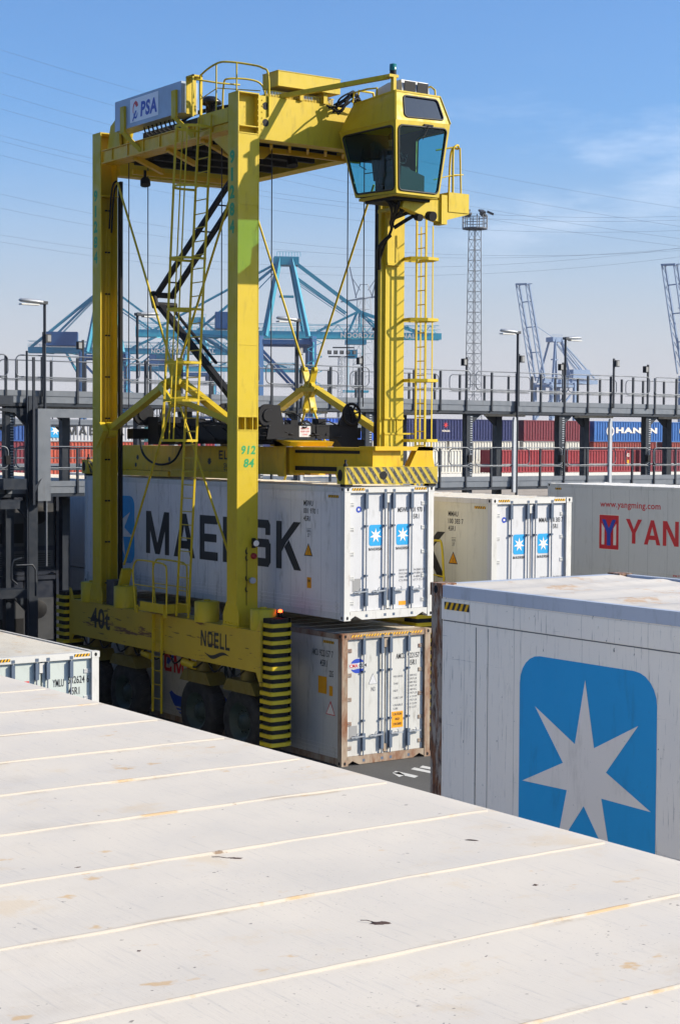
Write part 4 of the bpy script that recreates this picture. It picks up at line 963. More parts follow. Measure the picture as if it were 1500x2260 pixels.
# ---- spreader
sp_ = MB(); sp_.box(22.26, 22.68, 33.5, 41.7, 6.28, 6.93); sp_.box(22.84, 23.26, 33.5, 41.7, 6.28, 6.93); sp_.box(22.68, 22.84, 33.6, 41.6, 6.4, 6.8)
sp_.prism([(41.7, 6.28), (41.7, 6.93), (42.2, 6.75), (42.2, 6.4)], 0, 22.3, 23.2)
sp_.box(22.0, 22.26, 35.4, 38.6, 6.15, 6.32); sp_.box(22.1, 23.4, 38.9, 41.4, 6.13, 6.27)
spr = p(sp_, 'spreader', Y2)
mb = MB(); pl = XM(22.26, 41.7, 6.28); word(mb, pl, 'ELME', 5.05, .33, 1.0, .22, 0, .2); text(mb, pl, 'SWL', 5.28, .12, .35, .12, 0, .01); text(mb, pl, 'TARE', 5.28, -.0+.0, .4, .10, 0, .01)
for a, b, s_ in ((.9, .25, .08), (.8, .05, .07), (4.6, .2, .1), (2.6, .22, .08)): star7(mb, pl, a, b+.08, s_, 0, .004, .7)
mb.build('spreader_lettering', [M['ink']], spr)
mb = MB(); mb.hose([(22.2, 40.6, 7.2), (22.1, 40.2, 6.7), (22.1, 39.5, 6.45), (22.15, 38.7, 6.55), (22.2, 38.2, 7.1)], .03, 6); mb.hose([(22.0, 33.9, 7.5), (21.9, 33.9, 7.75), (22.6, 33.8, 7.72), (22.9, 33.7, 7.4)], .015, 5); mb.build('spreader_hose', Bk, spr)
# telescopic arm to the front with grease bands
mb = MB(); mb.box(22.38, 23.14, 30.42, 33.5, 6.34, 6.88, 0); mb.box(22.34, 23.18, 30.42, 33.5, 6.88, 6.94, 0); mb.box(22.375, 22.38, 30.9, 33.45, 6.40, 6.50, 1); mb.box(22.375, 22.38, 30.9, 33.45, 6.80, 6.87, 1)
mb.build('telescopic_arm', [Y2, Bk], spr)
mb = MB(); mb.box(22.38, 23.14, 41.7, 42.35, 6.34, 6.88); mb.build('telescopic_arm', Y2, spr)
mb = MB(); mb.prism([(33.5, 6.25), (33.75, 6.25), (34.0, 6.75), (33.9, 7.12), (33.5, 6.98)], 0, 22.1, 22.16); mb.prism([(33.3, 6.95), (34.1, 6.95), (34.0, 7.12), (33.2, 7.06)], 0, 22.1, 23.3); mb.build('arm_collar', Y2, spr)
# end beams: striped cross beams with flipper
def endbeam(y, s_):
    mb = MB(); mb.box(21.50, 24.02, y, y+.30, 6.155, 6.53, 0); pl = YM(21.50, y, 6.155)
    n_ = 13; w_ = 2.52
    for i in range(n_):
        x_ = i*w_/n_; mb.poly([pl.at(x_+.10, .01, .003), pl.at(min(x_+.20, w_), .01, .003), pl.at(max(x_-.08, 0)+.0, .365, .003), pl.at(max(x_-.18, 0), .365, .003)], 1)
    n = 14; mb.poly([pl.at(1.02+.10*cos(2*pi*k/n), .19+.09*sin(2*pi*k/n), .006) for k in range(n)], 2)
    xm_ = XM(21.50, y+.30, 6.155); mb.poly([xm_.at(.12+.09*cos(2*pi*k/n), .19+.13*sin(2*pi*k/n), .004) for k in range(n)], 2)
    mb.lathe((21.62, y+.15, 6.53), (0, 0, 1), [(0, .05), (.05, .05), (.08, .02), (.14, .03), (.16, 0)], 8, 2)
    mb.box(21.52, 21.72, y+.02, y+.2, 6.10, 6.155, 2); mb.box(23.8, 24.0, y+.02, y+.2, 6.10, 6.155, 2)
    o = mb.build('end_beam', [painted('worn_hazard_yellow', (.52, .38, .03, 1), .5, .7, .25, specks=.6), M['greyblk'], Bk], spr); return o
m_ = Mat('worn_black_stripe', (.03, .03, .03, 1), .7); m_.mix(m_.rng(m_.noise(16, (1.5, 1, .6), 5, .7), .50, .60, 0, .9), (.30, .26, .14, 1)); M['greyblk'] = m_.done()
endbeam(30.22, 1); endbeam(42.25, -1)
mb = MB(); mb.prism([(22.9, 6.53), (23.3, 6.53), (23.55, 6.98), (23.95, 6.96), (23.95, 6.75), (24.0, 6.53), (23.2, 6.53)][:6], 1, 30.30, 30.50); mb.box(22.36, 23.95, 30.30, 30.9, 6.88, 6.97); mb.build('end_gusset', Y2, spr)
# head blocks with sheaves
def head(y):
    mb = MB(); mb.box(21.95, 24.2, y-.10, y+.25, 7.12, 7.46); mb.box(21.0, 21.95, y-.02, y+.30, 7.10, 7.36); mb.box(24.2, 24.36, y, y+.3, 7.15, 7.4)
    mb.prism([(21.6, 7.12), (22.1, 7.12), (22.05, 7.55), (21.95, 7.9), (21.78, 7.9), (21.68, 7.55)], 1, y-.14, y-.10); mb.prism([(23.6, 7.46), (24.2, 7.46), (24.0, 7.9), (23.85, 7.9)], 1, y-.14, y-.10)
    mb.prism([(23.6, 7.12), (24.4, 7.12), (24.4, 6.9), (23.9, 6.75)], 1, y-.1, y+.25)
    for q in range(18):
        a = random.uniform(21.1, 23.6); l = random.uniform(.2, .6); zz = random.choice((7.42, 7.46, 7.20)); mb.hose([(a, y-.03, zz), (a+l*.4, y-.13, zz+random.uniform(-.04, .14)), (a+l, y-.06, zz)], random.uniform(.010, .02), 5)
    for a in (22.1, 22.35, 22.95, 23.3): mb.lathe((a, y-.10, 7.2+.2*(a % .3)), (0, -1, 0), [(0, .03), (.02, .03)], 10)
    mb.box(22.05, 22.35, y-.115, y-.10, 7.14, 7.44); mb.box(23.0, 23.03, y-.12, y-.10, 7.12, 7.46); mb.box(22.0, 24.1, y-.108, y-.10, 7.425, 7.44); mb.box(22.3, 22.5, y-.08, y+.2, 7.46, 7.56); mb.box(23.1, 23.3, y-.05, y+.2, 7.46, 7.60)
    h = mb.build('head_block', Bk, spr); return h
h1 = head(33.6); h2 = head(38.75)
mb = MB(); mb.box(21.4, 21.95, 34.0, 38.7, 7.10, 7.42)
mb.box(21.3, 21.42, 34.1, 34.5, 7.0, 7.62); mb.box(21.3, 22.0, 38.0, 38.5, 6.96, 7.66); mb.box(21.32, 21.6, 36.2, 36.9, 7.42, 7.6); mb.box(21.36, 21.44, 34.0, 38.7, 7.44, 7.50)
hr = random.Random(11)
for q in range(26):
    a = hr.uniform(34.3, 38.6); l = hr.uniform(.4, 1.4); z_ = hr.uniform(7.40, 7.50); mb.hose([(21.40, a, z_), (21.34+hr.uniform(-.05, .05), a-l*.5, z_+hr.uniform(-.14, .16)), (21.45, a-l, z_)], hr.uniform(.012, .026), 5)
for q in range(5): mb.beam((21.40, 34.6+q*.8, 7.10), (21.40, 35.2+q*.8, 7.42), .05, .06)
mb.box(22.0, 23.4, 33.9, 38.6, 6.99, 7.10)
mb.build('hose_tray', Bk, spr)
def sheave(x, y, z, par, r=.26, wheel=False):
    mb = MB()
    if not wheel: mb.lathe((x, y-.10, z), (0, 1, 0), [(0, .07), (0, r*.55), (.03, r*.6), (.03, r), (.06, r-.04), (.10, r-.04), (.13, r), (.13, r*.6), (.16, r*.5)], 28, 0, True, False)
    else:
        n = 28; mb.path([(x+r*cos(2*pi*k/n), y-.05, z+r*sin(2*pi*k/n)) for k in range(n)], .035, 6, closed=True); mb.lathe((x, y-.12, z), (0, 1, 0), [(0, .06), (.16, .06)], 12)
        for k in range(7): t = 2*pi*k/7+.2; mb.beam((x, y-.05, z), (x+r*cos(t), y-.05, z+r*sin(t)), .03, .04)
    mb.build('sheave', Bk, par)
sheave(21.62, 33.5, 7.66, h1); sheave(23.98, 33.5, 7.72, h1, .24, True); sheave(21.2, 38.6, 7.72, h2, .28); sheave(23.5, 38.6, 7.7, h2, .26, True); sheave(20.99, 34.3, 7.7, h1, .24)
mb = MB(); pl = YM(22.52, 33.5, 7.17); rect(mb, pl, 0, 0, .32, .26, 0, .004)
for i, w in enumerate(('DANGER', 'KEEP OFF', 'LOAD')): text(mb, pl, w, .04+(.05 if i == 2 else 0), .18-i*.07, .24 if i != 2 else .14, .035, 1, .01, .008)
mb.build('warning_sign', [M['door'], M['red']], h1)

# ---- cab
cab = p(MB().box(23.12, 24.28, 30.62, 32.02, 12.50, 12.56), 'cab', Yl)
# key section points: bottom, belt, roof
CB = dict(fl=Vector((23.08, 30.56, 12.53)), fr=Vector((24.30, 30.60, 12.53)), bl=Vector((23.05, 32.06, 12.58)), br=Vector((24.30, 32.06, 12.58)))
CM = dict(fl=Vector((23.02, 30.52, 14.12)), fr=Vector((24.56, 30.54, 14.18)), bl=Vector((23.00, 32.64, 14.12)), br=Vector((24.56, 32.64, 14.18)))
CT = dict(fl=Vector((23.18, 30.74, 14.80)), fr=Vector((24.42, 30.74, 14.80)), bl=Vector((23.20, 32.36, 14.74)), br=Vector((24.42, 32.36, 14.74)))
def windowed(c, inset, nm, rad=.10, g=None, frame=Yl, mb=None):
    """quad c (bl, br, tr, tl) with a rounded window hole; inset=(l,r,b,t) fractions"""
    bl, br_, tr_, tl = c
    def P(s_, t): return bl*(1-s_)*(1-t)+br_*s_*(1-t)+tr_*s_*t+tl*(1-s_)*t
    W_ = (br_-bl).length; Hq = (tl-bl).length; ra, rb = rad/W_, rad/Hq; l, r_, b, t_ = inset; inner = []; cuts = []
    for ci, (cx_, cyy, t0) in enumerate(((1-r_-ra, b+rb, -pi/2), (1-r_-ra, 1-t_-rb, 0), (l+ra, 1-t_-rb, pi/2), (l+ra, b+rb, pi))):
        for k in range(5): t = t0+pi/2*k/4; inner.append(P(cx_+ra*cos(t), cyy+rb*sin(t))); cuts.append(ci)
    outer = [P(1, 0), P(1, 1), P(0, 1), P(0, 0)]; N = len(inner); vs = inner+outer; fs = []
    for i in range(N):
        j = (i+1) % N
        if cuts[i] == cuts[j]: fs.append((i, j, N+cuts[i]))
        else: fs.append((i, j, N+cuts[j], N+cuts[i]))
    nrm = (br_-bl).cross(tl-bl).normalized()
    m2 = MB(); m2.add(vs, fs); m2.add([v-nrm*.04 for v in vs], [f[::-1] for f in fs], 1); m2.add(inner+[v-nrm*.04 for v in inner], [(i, (i+1) % N, N+(i+1) % N, N+i) for i in range(N)])
    pn = m2.build(nm, [frame, M['cabin']], cab)
    m3 = MB(); m3.path([v+nrm*.004 for v in inner], .022, 6, closed=True); m3.build('window_seal', M['winblk'], cab)
    cen = sum(inner, Vector())/N; m4 = MB(); m4.add([cen-nrm*.012]+[v-nrm*.012 for v in inner], [(0, 1+i, 1+(i+1) % N) for i in range(N)]); m4.build('window', g or M['glass'], cab)
windowed((CB['bl'], CB['fl'], CM['fl'], CM['bl']), (.045, .05, .05, .07), 'side_panel', .09)
windowed((CB['fl'], CB['fr'], CM['fr'], CM['fl']), (.05, .05, .045, .07), 'front_panel', .09)
windowed((CB['fr'], CB['br'], CM['br'], CM['fr']), (.06, .44, .06, .10), 'side_panel', .08)
windowed((CM['fl'], CM['fr'], CT['fr'], CT['fl']), (.16, .10, .12, .14), 'upper_panel', .09, M['glassd'])
mb = MB(); mb.add([CM['bl'], CM['fl'], CT['fl'], CT['bl']], [(0, 1, 2, 3)]); mb.add([CM['fr'], CM['br'], CT['br'], CT['fr']], [(0, 1, 2, 3)])
mb.add([CT['fl'], CT['fr'], CT['br'], CT['bl']], [(0, 1, 2, 3)]); mb.add([CM['br'], CM['bl'], CT['bl'], CT['br']], [(0, 1, 2, 3)])
for a, b in ((CM['fl'], CM['bl']), (CT['fl'], CT['bl']), (CT['fl'], CT['fr']), (CM['fl'], CT['fl']), (CM['fr'], CT['fr']), (CB['fl'], CM['fl'])): mb.beam(a, b, .035, .035)
mb.build('roof_shell', Yl, cab)
windowed((CB['br'], CB['bl'], CM['bl'], CM['br']), (.45, .05, .05, .42), 'rear_panel', .06, None, M['cabin'])
mb = MB(); mb.box(23.2, 24.2, 30.72, 32.0, 12.57, 12.60); mb.box(23.25, 24.3, 30.8, 32.5, 14.35, 14.40)
mb.prism([(23.30, 12.6), (24.0, 12.6), (24.0, 13.0), (23.35, 13.18)], 1, 30.75, 31.3)                                    # console
mb.box(23.55, 24.05, 31.45, 31.95, 12.9, 13.05); mb.prism([(31.85, 13.0), (32.05, 13.0), (32.2, 13.85), (32.05, 13.9)], 0, 23.55, 24.05)     # seat
n = 20; mb.path([(23.62+.17*cos(2*pi*k/n), 31.18+.10*sin(2*pi*k/n), 13.42+.13*sin(2*pi*k/n)) for k in range(n)], .014, 6, closed=True); mb.tube((23.62, 31.1, 13.0), (23.62, 31.18, 13.42), .02)
mb.build('cab_interior', M['cabin'], cab)
mb = MB(); mb.tube((23.3, 31.5, 12.8), (23.3, 31.5, 13.6), .014); mb.tube((23.2, 31.3, 13.4), (23.2, 32.0, 13.45), .014); mb.tube((23.2, 31.4, 13.1), (23.2, 31.9, 13.12), .012); mb.path([(23.15, 31.9, 13.7), (23.12, 32.0, 13.3), (23.15, 31.8, 13.2)], .012); mb.build('hand_rail', Bk, cab)
mb = MB(); mb.box(23.80, 24.05, 30.50, 30.53, 14.06, 14.10); mb.beam((23.92, 30.49, 14.08), (23.75, 30.50, 13.75), .012, .012); mb.build('wiper', Bk, cab)
# roof gear
mb = MB(); mb.prism([(30.85, 14.8), (31.9, 14.8), (31.85, 15.02), (31.4, 15.10), (30.9, 15.10)], 0, 23.45, 24.2); mb.build('air_conditioner', M['door'], cab)
mb = MB(); mb.box(23.50, 23.80, 30.835, 30.85, 14.84, 15.07); mb.box(23.86, 24.16, 30.835, 30.85, 14.84, 15.07); mb.build('air_grille', Bk, cab)
mb = MB(); mb.beam((21.45, 32.9, 14.78), (23.15, 30.95, 15.13), .10, .10); mb.box(23.05, 23.3, 30.8, 31.0, 15.10, 15.16); mb.beam((23.2, 30.85, 14.8), (23.2, 30.85, 15.1), .08, .10)
p(mb, 'roof_strut')
mb = MB(); mb.lathe((23.22, 30.9, 15.16), (0, 0, 1), [(0, .075), (.10, .075)], 14, 0); mb.lathe((23.22, 30.9, 15.26), (0, 0, 1), [(0, .082), (.14, .078), (.16, .0)], 14, 1); mb.build('beacon', [Bk, Mat('beacon_green', (.01, .13, .12, 1), .25).done()], cab)
mb = MB()
for x_ in (24.32,): mb.path([(x_, 32.3, 14.75), (x_, 32.2, 15.0), (x_, 30.95, 15.05), (x_, 30.80, 14.95), (x_, 30.78, 14.8)], .022, 7)
mb.path([(23.2, 32.4, 14.78), (23.2, 32.35, 15.0), (23.25, 31.9, 15.02), (23.3, 31.6, 15.0), (23.3, 31.6, 14.8)], .022, 7); mb.path([(23.5, 32.7, 14.75), (23.6, 32.7, 15.15), (24.0, 32.7, 15.15), (24.1, 32.7, 14.75)], .03, 7)
p(mb, 'roof_rail')
mb = MB(); rnd = random.Random(3)
for k in range(9): mb.hose([(22.6+rnd.uniform(0, .3), 32.6, 14.60+rnd.uniform(-.1, .15)), (22.85+rnd.uniform(0, .15), 32.45, 14.55+rnd.uniform(-.1, .3)), (23.15+rnd.uniform(0, .2), 32.4, 14.85+rnd.uniform(0, .2)), (23.3+rnd.uniform(0, .4), 32.5, 14.80)], .022, 5)
p(mb, 'cab_cables', Bk)
# support below the cab, cables
mb = MB(); mb.prism([(23.55, 12.30), (24.60, 12.05), (25.44, 12.28), (25.44, 12.52), (25.0, 12.55), (23.6, 12.50)], 1, 30.95, 31.15); mb.box(24.85, 25.44, 30.93, 31.5, 12.30, 12.74); mb.box(24.62, 24.78, 30.90, 31.2, 12.0, 12.66)
mb.box(24.3, 24.9, 31.15, 32.9, 12.42, 12.50); mb.beam((24.6, 31.2, 12.3), (24.65, 32.9, 12.6), .14, .26)
p(mb, 'cab_support')
mb = MB()
mb.hose([(25.02, 31.0, 12.7), (25.02, 31.0, 13.65), (25.08, 31.0, 13.80), (25.2, 31.05, 13.84), (25.40, 31.3, 13.82), (25.36, 31.5, 13.75), (25.3, 31.5, 12.7)], .026, 7)
mb.tube((25.3, 31.05, 12.7), (25.3, 31.1, 13.80), .022); mb.path([(24.5, 31.05, 13.0), (25.02, 31.0, 13.15), (25.4, 31.1, 13.2), (25.3, 31.5, 13.2)], .013); mb.path([(24.6, 31.1, 13.68), (25.05, 31.0, 13.78)], .02)
p(mb, 'platform_railing')
mb = MB(); rnd = random.Random(5)
for k in range(12):
    a = 23.25+k*.06; mb.hose([(a, 31.0+rnd.uniform(0, .5), 12.52), (a+.05, 31.1, 12.35+rnd.uniform(-.08, .05)), (23.75+rnd.uniform(-.03, .03), 31.6, 12.08), (23.95, 31.9, 11.9), (24.05, 32.3, 11.6), (24.15, 32.6, 11.3)], .02+rnd.uniform(0, .012), 5)
mb.hose([(23.95, 31.8, 11.95), (24.25, 31.5, 12.2), (24.5, 31.2, 12.35), (24.35, 31.0, 12.5)], .045, 6)
mb.hose([(24.0, 32.0, 11.8), (23.95, 32.3, 11.6), (24.05, 32.5, 11.4), (24.2, 32.7, 11.1)], .05, 6)
mb.box(23.2, 24.2, 30.8, 31.9, 12.44, 12.50)
mb.lathe((24.2, 30.85, 12.15), (0, -1, -.2), [(0, .10), (.18, .11)], 12); mb.lathe((23.9, 30.9, 12.1), (0, -1, -.2), [(0, .08), (.15, .08)], 12)
p(mb, 'cable_loom', Bk)
# column head details: hydraulic lines on the rear column
mb = MB()
mb.hose([(XN2-.1, YR+.0, 13.6), (XN+.35, YR-.02, 13.5), (XN+.3, YR, 13.2), (XN+.3, YR+.1, 12.4)], .025, 5); mb.hose([(XN2+.05, YR, 13.55), (XN+.42, YR-.03, 13.45), (XN+.36, YR, 13.1), (XN+.36, YR+.1, 12.3)], .025, 5)
p(mb, 'hose_pair', Bk)

# driver, built as one skinned body
def person(loc):
    J = [((0, 0, 0), .15), ((0, .02, .22), .15), ((0, .04, .42), .17), ((0, .02, .52), .07), ((0, -.02, .62), .095), ((0, -.03, .74), .09),
         ((.19, .03, .44), .07), ((.25, -.14, .24), .05), ((.12, -.36, .30), .035), ((-.19, .03, .44), .07), ((-.25, -.14, .24), .05), ((-.12, -.36, .30), .035),
         ((.11, -.05, -.02), .10), ((.13, -.42, .02), .075), ((.13, -.50, -.38), .05), ((.13, -.62, -.42), .04), ((-.11, -.05, -.02), .10), ((-.13, -.42, .02), .075), ((-.13, -.50, -.38), .05), ((-.13, -.62, -.42), .04)]
    E_ = [(0, 1), (1, 2), (2, 3), (3, 4), (4, 5), (2, 6), (6, 7), (7, 8), (2, 9), (9, 10), (10, 11), (0, 12), (12, 13), (13, 14), (14, 15), (0, 16), (16, 17), (17, 18), (18, 19)]
    base = len(J)
    for s_ in (1, -1):                      # five separate fingers on each hand, bent round the wheel
        h = 8 if s_ > 0 else 11; hx, hy, hz = J[h][0]
        for k in range(5):
            i = len(J); sp2 = (k-1.5)*.018
            if k < 4: J += [((hx-s_*.01+sp2*.4, hy-.05, hz+sp2), .010), ((hx-s_*.03, hy-.08, hz-.01+sp2), .008)]
            else: J += [((hx-s_*.035, hy-.01, hz+.02), .011), ((hx-s_*.05, hy-.035, hz+.035), .009)]
            E_ += [(h, i), (i, i+1)]
    me = bpy.data.meshes.new('person'); me.from_pydata([j[0] for j in J], E_, []); o = bpy.data.objects.new('person', me); COL.objects.link(o)
    sk = o.modifiers.new('skin', 'SKIN'); sk.use_smooth_shade = True
    for i, (c_, r) in enumerate(J): me.skin_vertices[0].data[i].radius = (r, r*.9)
    me.skin_vertices[0].data[0].use_root = True
    sb = o.modifiers.new('sub', 'SUBSURF'); sb.levels = 1; sb.render_levels = 1
    m = Mat('dark_work_clothes', (.02, .022, .03, 1), .85); m.mix(m.rng(m.axis(2), .53, .56), (.32, .19, .13, 1)); me.materials.append(m.done())
    o.location = loc; ORG[o.name] = tuple(loc)
    tag(o, 'driver in dark work clothes seated in the cab with both hands forward on the wheel', 'person')
    f = MB(); X0, Y0, Z0 = loc
    f.lathe((X0, Y0-.03, Z0+.69), (0, 0, 1), [(0, .105), (.08, .108), (.14, .08), (.165, 0)], 14)
    f.build('hair', Mat('dark_hair', (.015, .011, .01, 1), .8).done(), o)
    f = MB(); f.cone((X0, Y0-.11, Z0+.655), (X0, Y0-.15, Z0+.645), .018, .008, 6, 0)
    for s_ in (-1, 1): f.lathe((X0+s_*.035, Y0-.108, Z0+.69), (0, -1, 0), [(0, .014), (.008, .006)], 8, 1); f.lathe((X0+s_*.092, Y0-.02, Z0+.66), (s_, 0, 0), [(0, .03), (.015, .02)], 8, 0)
    f.box(X0-.03, X0+.03, Y0-.122, Y0-.115, Z0+.598, Z0+.606, 1)
    f.build('face', [Mat('skin_tone', (.34, .20, .14, 1), .6).done(), Bk], o)
    return o
person((23.82, 31.72, 13.22))

# ------------------------------------------------------------------ service rack (platforms with railings)
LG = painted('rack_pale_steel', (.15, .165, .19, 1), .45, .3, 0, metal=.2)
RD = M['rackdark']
M['duct'] = painted('duct_pale_steel', (.42, .44, .47, 1), .45, .3, 0)
def rack(name, label, x0, x1, y, depth, colx, posts, ducts=(), low=True, levels=(5.5, 8.12), rail_r=.019, col_w=.25, lower=True):
    r = thing(name, ((x0+x1)/2, y+depth/2, 0), label, 'platform', None)
    for zd in levels:
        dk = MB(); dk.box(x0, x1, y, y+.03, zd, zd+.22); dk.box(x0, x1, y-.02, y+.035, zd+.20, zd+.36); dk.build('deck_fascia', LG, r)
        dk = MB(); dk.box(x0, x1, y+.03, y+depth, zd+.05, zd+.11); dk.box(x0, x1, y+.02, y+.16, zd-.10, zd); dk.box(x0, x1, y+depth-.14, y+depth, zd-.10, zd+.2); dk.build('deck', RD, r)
        for yy, dark in ((y-.03, 0), (y+depth+.01, 1)):
            for k, q in enumerate(posts):
                if q < x0 or q > x1 or (dark and zd < 7): continue
                MB().box(q-.03, q+.03, yy-.02, yy+.05, zd+.0, zd+1.33).build('rail_post', RD, r)
            rl = MB(); zt = zd+1.36
            segs = []; k0 = x0
            cuts = [x0]+[c_ for c_ in colx if x0+.5 < c_ < x1-.5]+[x1]
            for a, b in zip(cuts[:-1], cuts[1:]):
                a2, b2 = a+.12+(.25 if dark else 0), b-.12
                if b2-a2 < .8: continue
                z_ = zt-(.06 if dark else 0)
                def loop(a3, b3, zb):
                    pts = [];
                    for cx_, cz_, t0 in ((a3+.16, z_-.16, pi), (b3-.16, z_-.16, pi/2), (b3-.16, zb+.16, 0), (a3+.16, zb+.16, -pi/2)):
                        for k in range(5): t = t0-pi/2*k/4; pts.append((cx_+.16*cos(t), yy-.03, cz_+.16*sin(t)))
                    return pts
                rl.path(loop(a2, b2, zt-.62), rail_r, 6, closed=True)
                rl.tube((a2, yy-.01, zt-.66), (b2, yy-.01, zt-.66), rail_r*.6, 5)
            rl.build('railing', LG, r)
    for c_ in colx:
        cb = MB()
        cb.box(c_-col_w/2, c_+col_w/2, y+.1, y+.35, 0, levels[-1]-.1)
        c2 = c_+2.4; rc = MB(); rc.box(c2-col_w/2, c2+col_w/2, y+depth-.35, y+depth-.1, 0, levels[-1]-.1); rc.prism([(c2-col_w/2, levels[-1]-.1), (c2-col_w/2-.5, levels[-1]-.1), (c2-col_w/2, levels[-1]-.5)], 1, y+depth-.3, y+depth-.2)
        rc.build('rack_column', RD, r)
        cb.prism([(c_+col_w/2, levels[-1]-.1), (c_+col_w/2+.45, levels[-1]-.1), (c_+col_w/2, levels[-1]-.45)], 1, y+.15, y+.22)
        cb.build('rack_column', RD, r)
        st = MB()
        for k in range(26): zz = 5.9+k*.08; st.box(c_+.02, c_+col_w/2-.01, y+.094, y+.1, zz, zz+.03) if not (12 < k < 14) else None
        st.build('louvre_strip', M['grey'], r)
        sk = MB(); sk.box(c_-.20, c_-.05, y-.10, y+.08, 6.35, 6.6); sk.build('socket_box', Bk, r)
    for d in ducts:
        du = MB(); du.box(d-.02, d+.10, y-.13, y-.03, 5.3, 7.75); du.prism([(d-.02, 7.75), (d+.10, 7.75), (d+.08, 7.92), (d+.02, 7.92)], 1, y-.13, y-.03)
        du.build('cable_duct', M['duct'], r)
    # under-deck fluorescent fittings
    for a, b in zip(colx[:-1], colx[1:]):
        fl = MB(); xm_ = (a+b)/2; fl.box(xm_-.95, xm_+.75, y+.5, y+.75, levels[-1]-.17, levels[-1]-.07); fl.build('deck_lamp', M['frame'], r)
    return r
cols = [21.0, 25.25, 29.5, 33.75, 38.04, 42.29, 46.62, 50.9, 55.2]
posts = [19.7+1.13*k for k in range(32)]
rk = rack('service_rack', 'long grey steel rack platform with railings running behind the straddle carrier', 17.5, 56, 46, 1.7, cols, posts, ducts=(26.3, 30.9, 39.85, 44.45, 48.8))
# lower walkway on the left and stair, coloured dark to stand in for shade
mb = MB(); mb.box(17.5, 21.2, 45.4, 46, 2.55, 2.8); mb.build('lower_deck', RD, rk)
mb = MB(); mb.box(20.4, 21.1, 45.2, 45.95, 5.65, 5.95); mb.box(20.3, 20.9, 45.2, 45.95, 5.1, 5.35); mb.box(20.2, 20.75, 45.3, 45.9, 8.05, 8.3); mb.box(21.35, 21.42, 45.3, 45.36, 5.2, 9.4); mb.prism([(21.42, 5.75), (21.62, 5.95), (21.42, 5.55)], 1, 45.3, 45.34); mb.build('stair_bracket', RD, rk)
mb = MB(); mb.box(21.62, 22.02, 45.55, 45.9, 5.3, 7.95); mb.box(21.62, 23.6, 45.7, 45.9, 7.7, 7.95)
mb.build('cable_duct', LG, rk)
mb = MB(); mb.box(21.5, 21.78, 45.9, 46.2, 0, 8.3); mb.box(20.3, 20.5, 45.9, 46.1, 0, 8.1)
for zz in (2.6, 5.3, 7.95): mb.prism([(20.5, zz), (21.5, zz), (21.5, zz-.55), (21.1, zz-.12), (20.5, zz-.05)], 1, 46.0, 46.1)
mb.tube((21.42, 45.85, .4), (21.42, 45.85, 9.6), .035, 8)
mb.build('stair_tower', RD, rk)
mb = MB(); mb.tube((22.0, 45.8, 3.4), (22.0, 45.8, 5.3), .03, 8, 0)
mb.path([(21.0, 45.3, 3.7), (20.75, 45.3, 3.65), (20.68, 45.3, 3.45), (20.68, 45.3, 3.1), (20.85, 45.3, 2.95)], .03, 6, 1); mb.path([(20.8, 45.25, 3.5), (21.3, 45.25, 3.5), (21.4, 45.25, 3.35), (21.4, 45.25, 2.6)], .03, 6, 1); mb.build('lower_railing', [LG, RD], rk)
rack('service_rack', 'second grey steel rack platform farther back on the left, beneath the first', 38, 78, 107, 1.7, [38+4.3*k for k in range(10)], [38.3+1.2*k for k in range(33)], ducts=(), levels=(5.0, 8.0))

# lamp posts and floodlights on the rack
def lamp_post(x, y, z, dirn, lab):
    t = thing('lamp_post', (x, y, 5.0), lab, 'street lamp', 'lamp posts on the rack')
    MB().tube((x, y, 5.0), (x, y, z), .045, 8).build('pole', M['rackdark'], t)
    h = MB(); d = dirn; a = .04*d
    secs = [(0, .07, .06), (.12, .12, .07), (.5, .13, .075), (.74, .10, .06), (.80, .03, .025)]
    vs = []; fs = []; n = 10
    for s_, w_, hh in secs:
        for k in range(n): th = 2*pi*k/n; vs.append((x+d*s_, y+w_*cos(th), z+.02+s_*.05+hh*sin(th)*(1 if sin(th) > 0 else .7)))
    for i in range(len(secs)-1):
        for k in range(n): fs.append((i*n+k, i*n+(k+1) % n, (i+1)*n+(k+1) % n, (i+1)*n+k))
    h.add(vs, fs, 0, True); h.add(vs[:n], [tuple(range(n))]); h.add(vs[-n:], [tuple(range(n))[::-1]])
    h.box(min(x-.06*d, x+.2*d), max(x-.06*d, x+.2*d), y-.10, y+.10, z-.03, z+.06, 1)
    h.build('lamp_head', [M['grey'], M['dark']], t)
    h = MB(); h.box(min(x+.2*d, x+.76*d), max(x+.2*d, x+.76*d), y-.10, y+.10, z-.07, z-.03); h.build('diffuser', M['frame'], t)
ordn = ['first', 'second', 'third', 'fourth', 'fifth', 'sixth', 'seventh']
for k, (x_, y_, z_, d) in enumerate(((21.98, 45.85, 10.98, -1), (26.66, 48.9, 11.04, 1), (30.78, 45.9, 10.87, -1), (36.05, 48.9, 10.95, 1), (40.0, 45.9, 10.85, -1), (45.0, 48.9, 10.97, 1))):
    lamp_post(x_, y_, z_, d, 'thin lamp post on the rack, white head pointing %s, %s lamp from the left' % ('left' if d < 0 else 'right', ordn[k]))
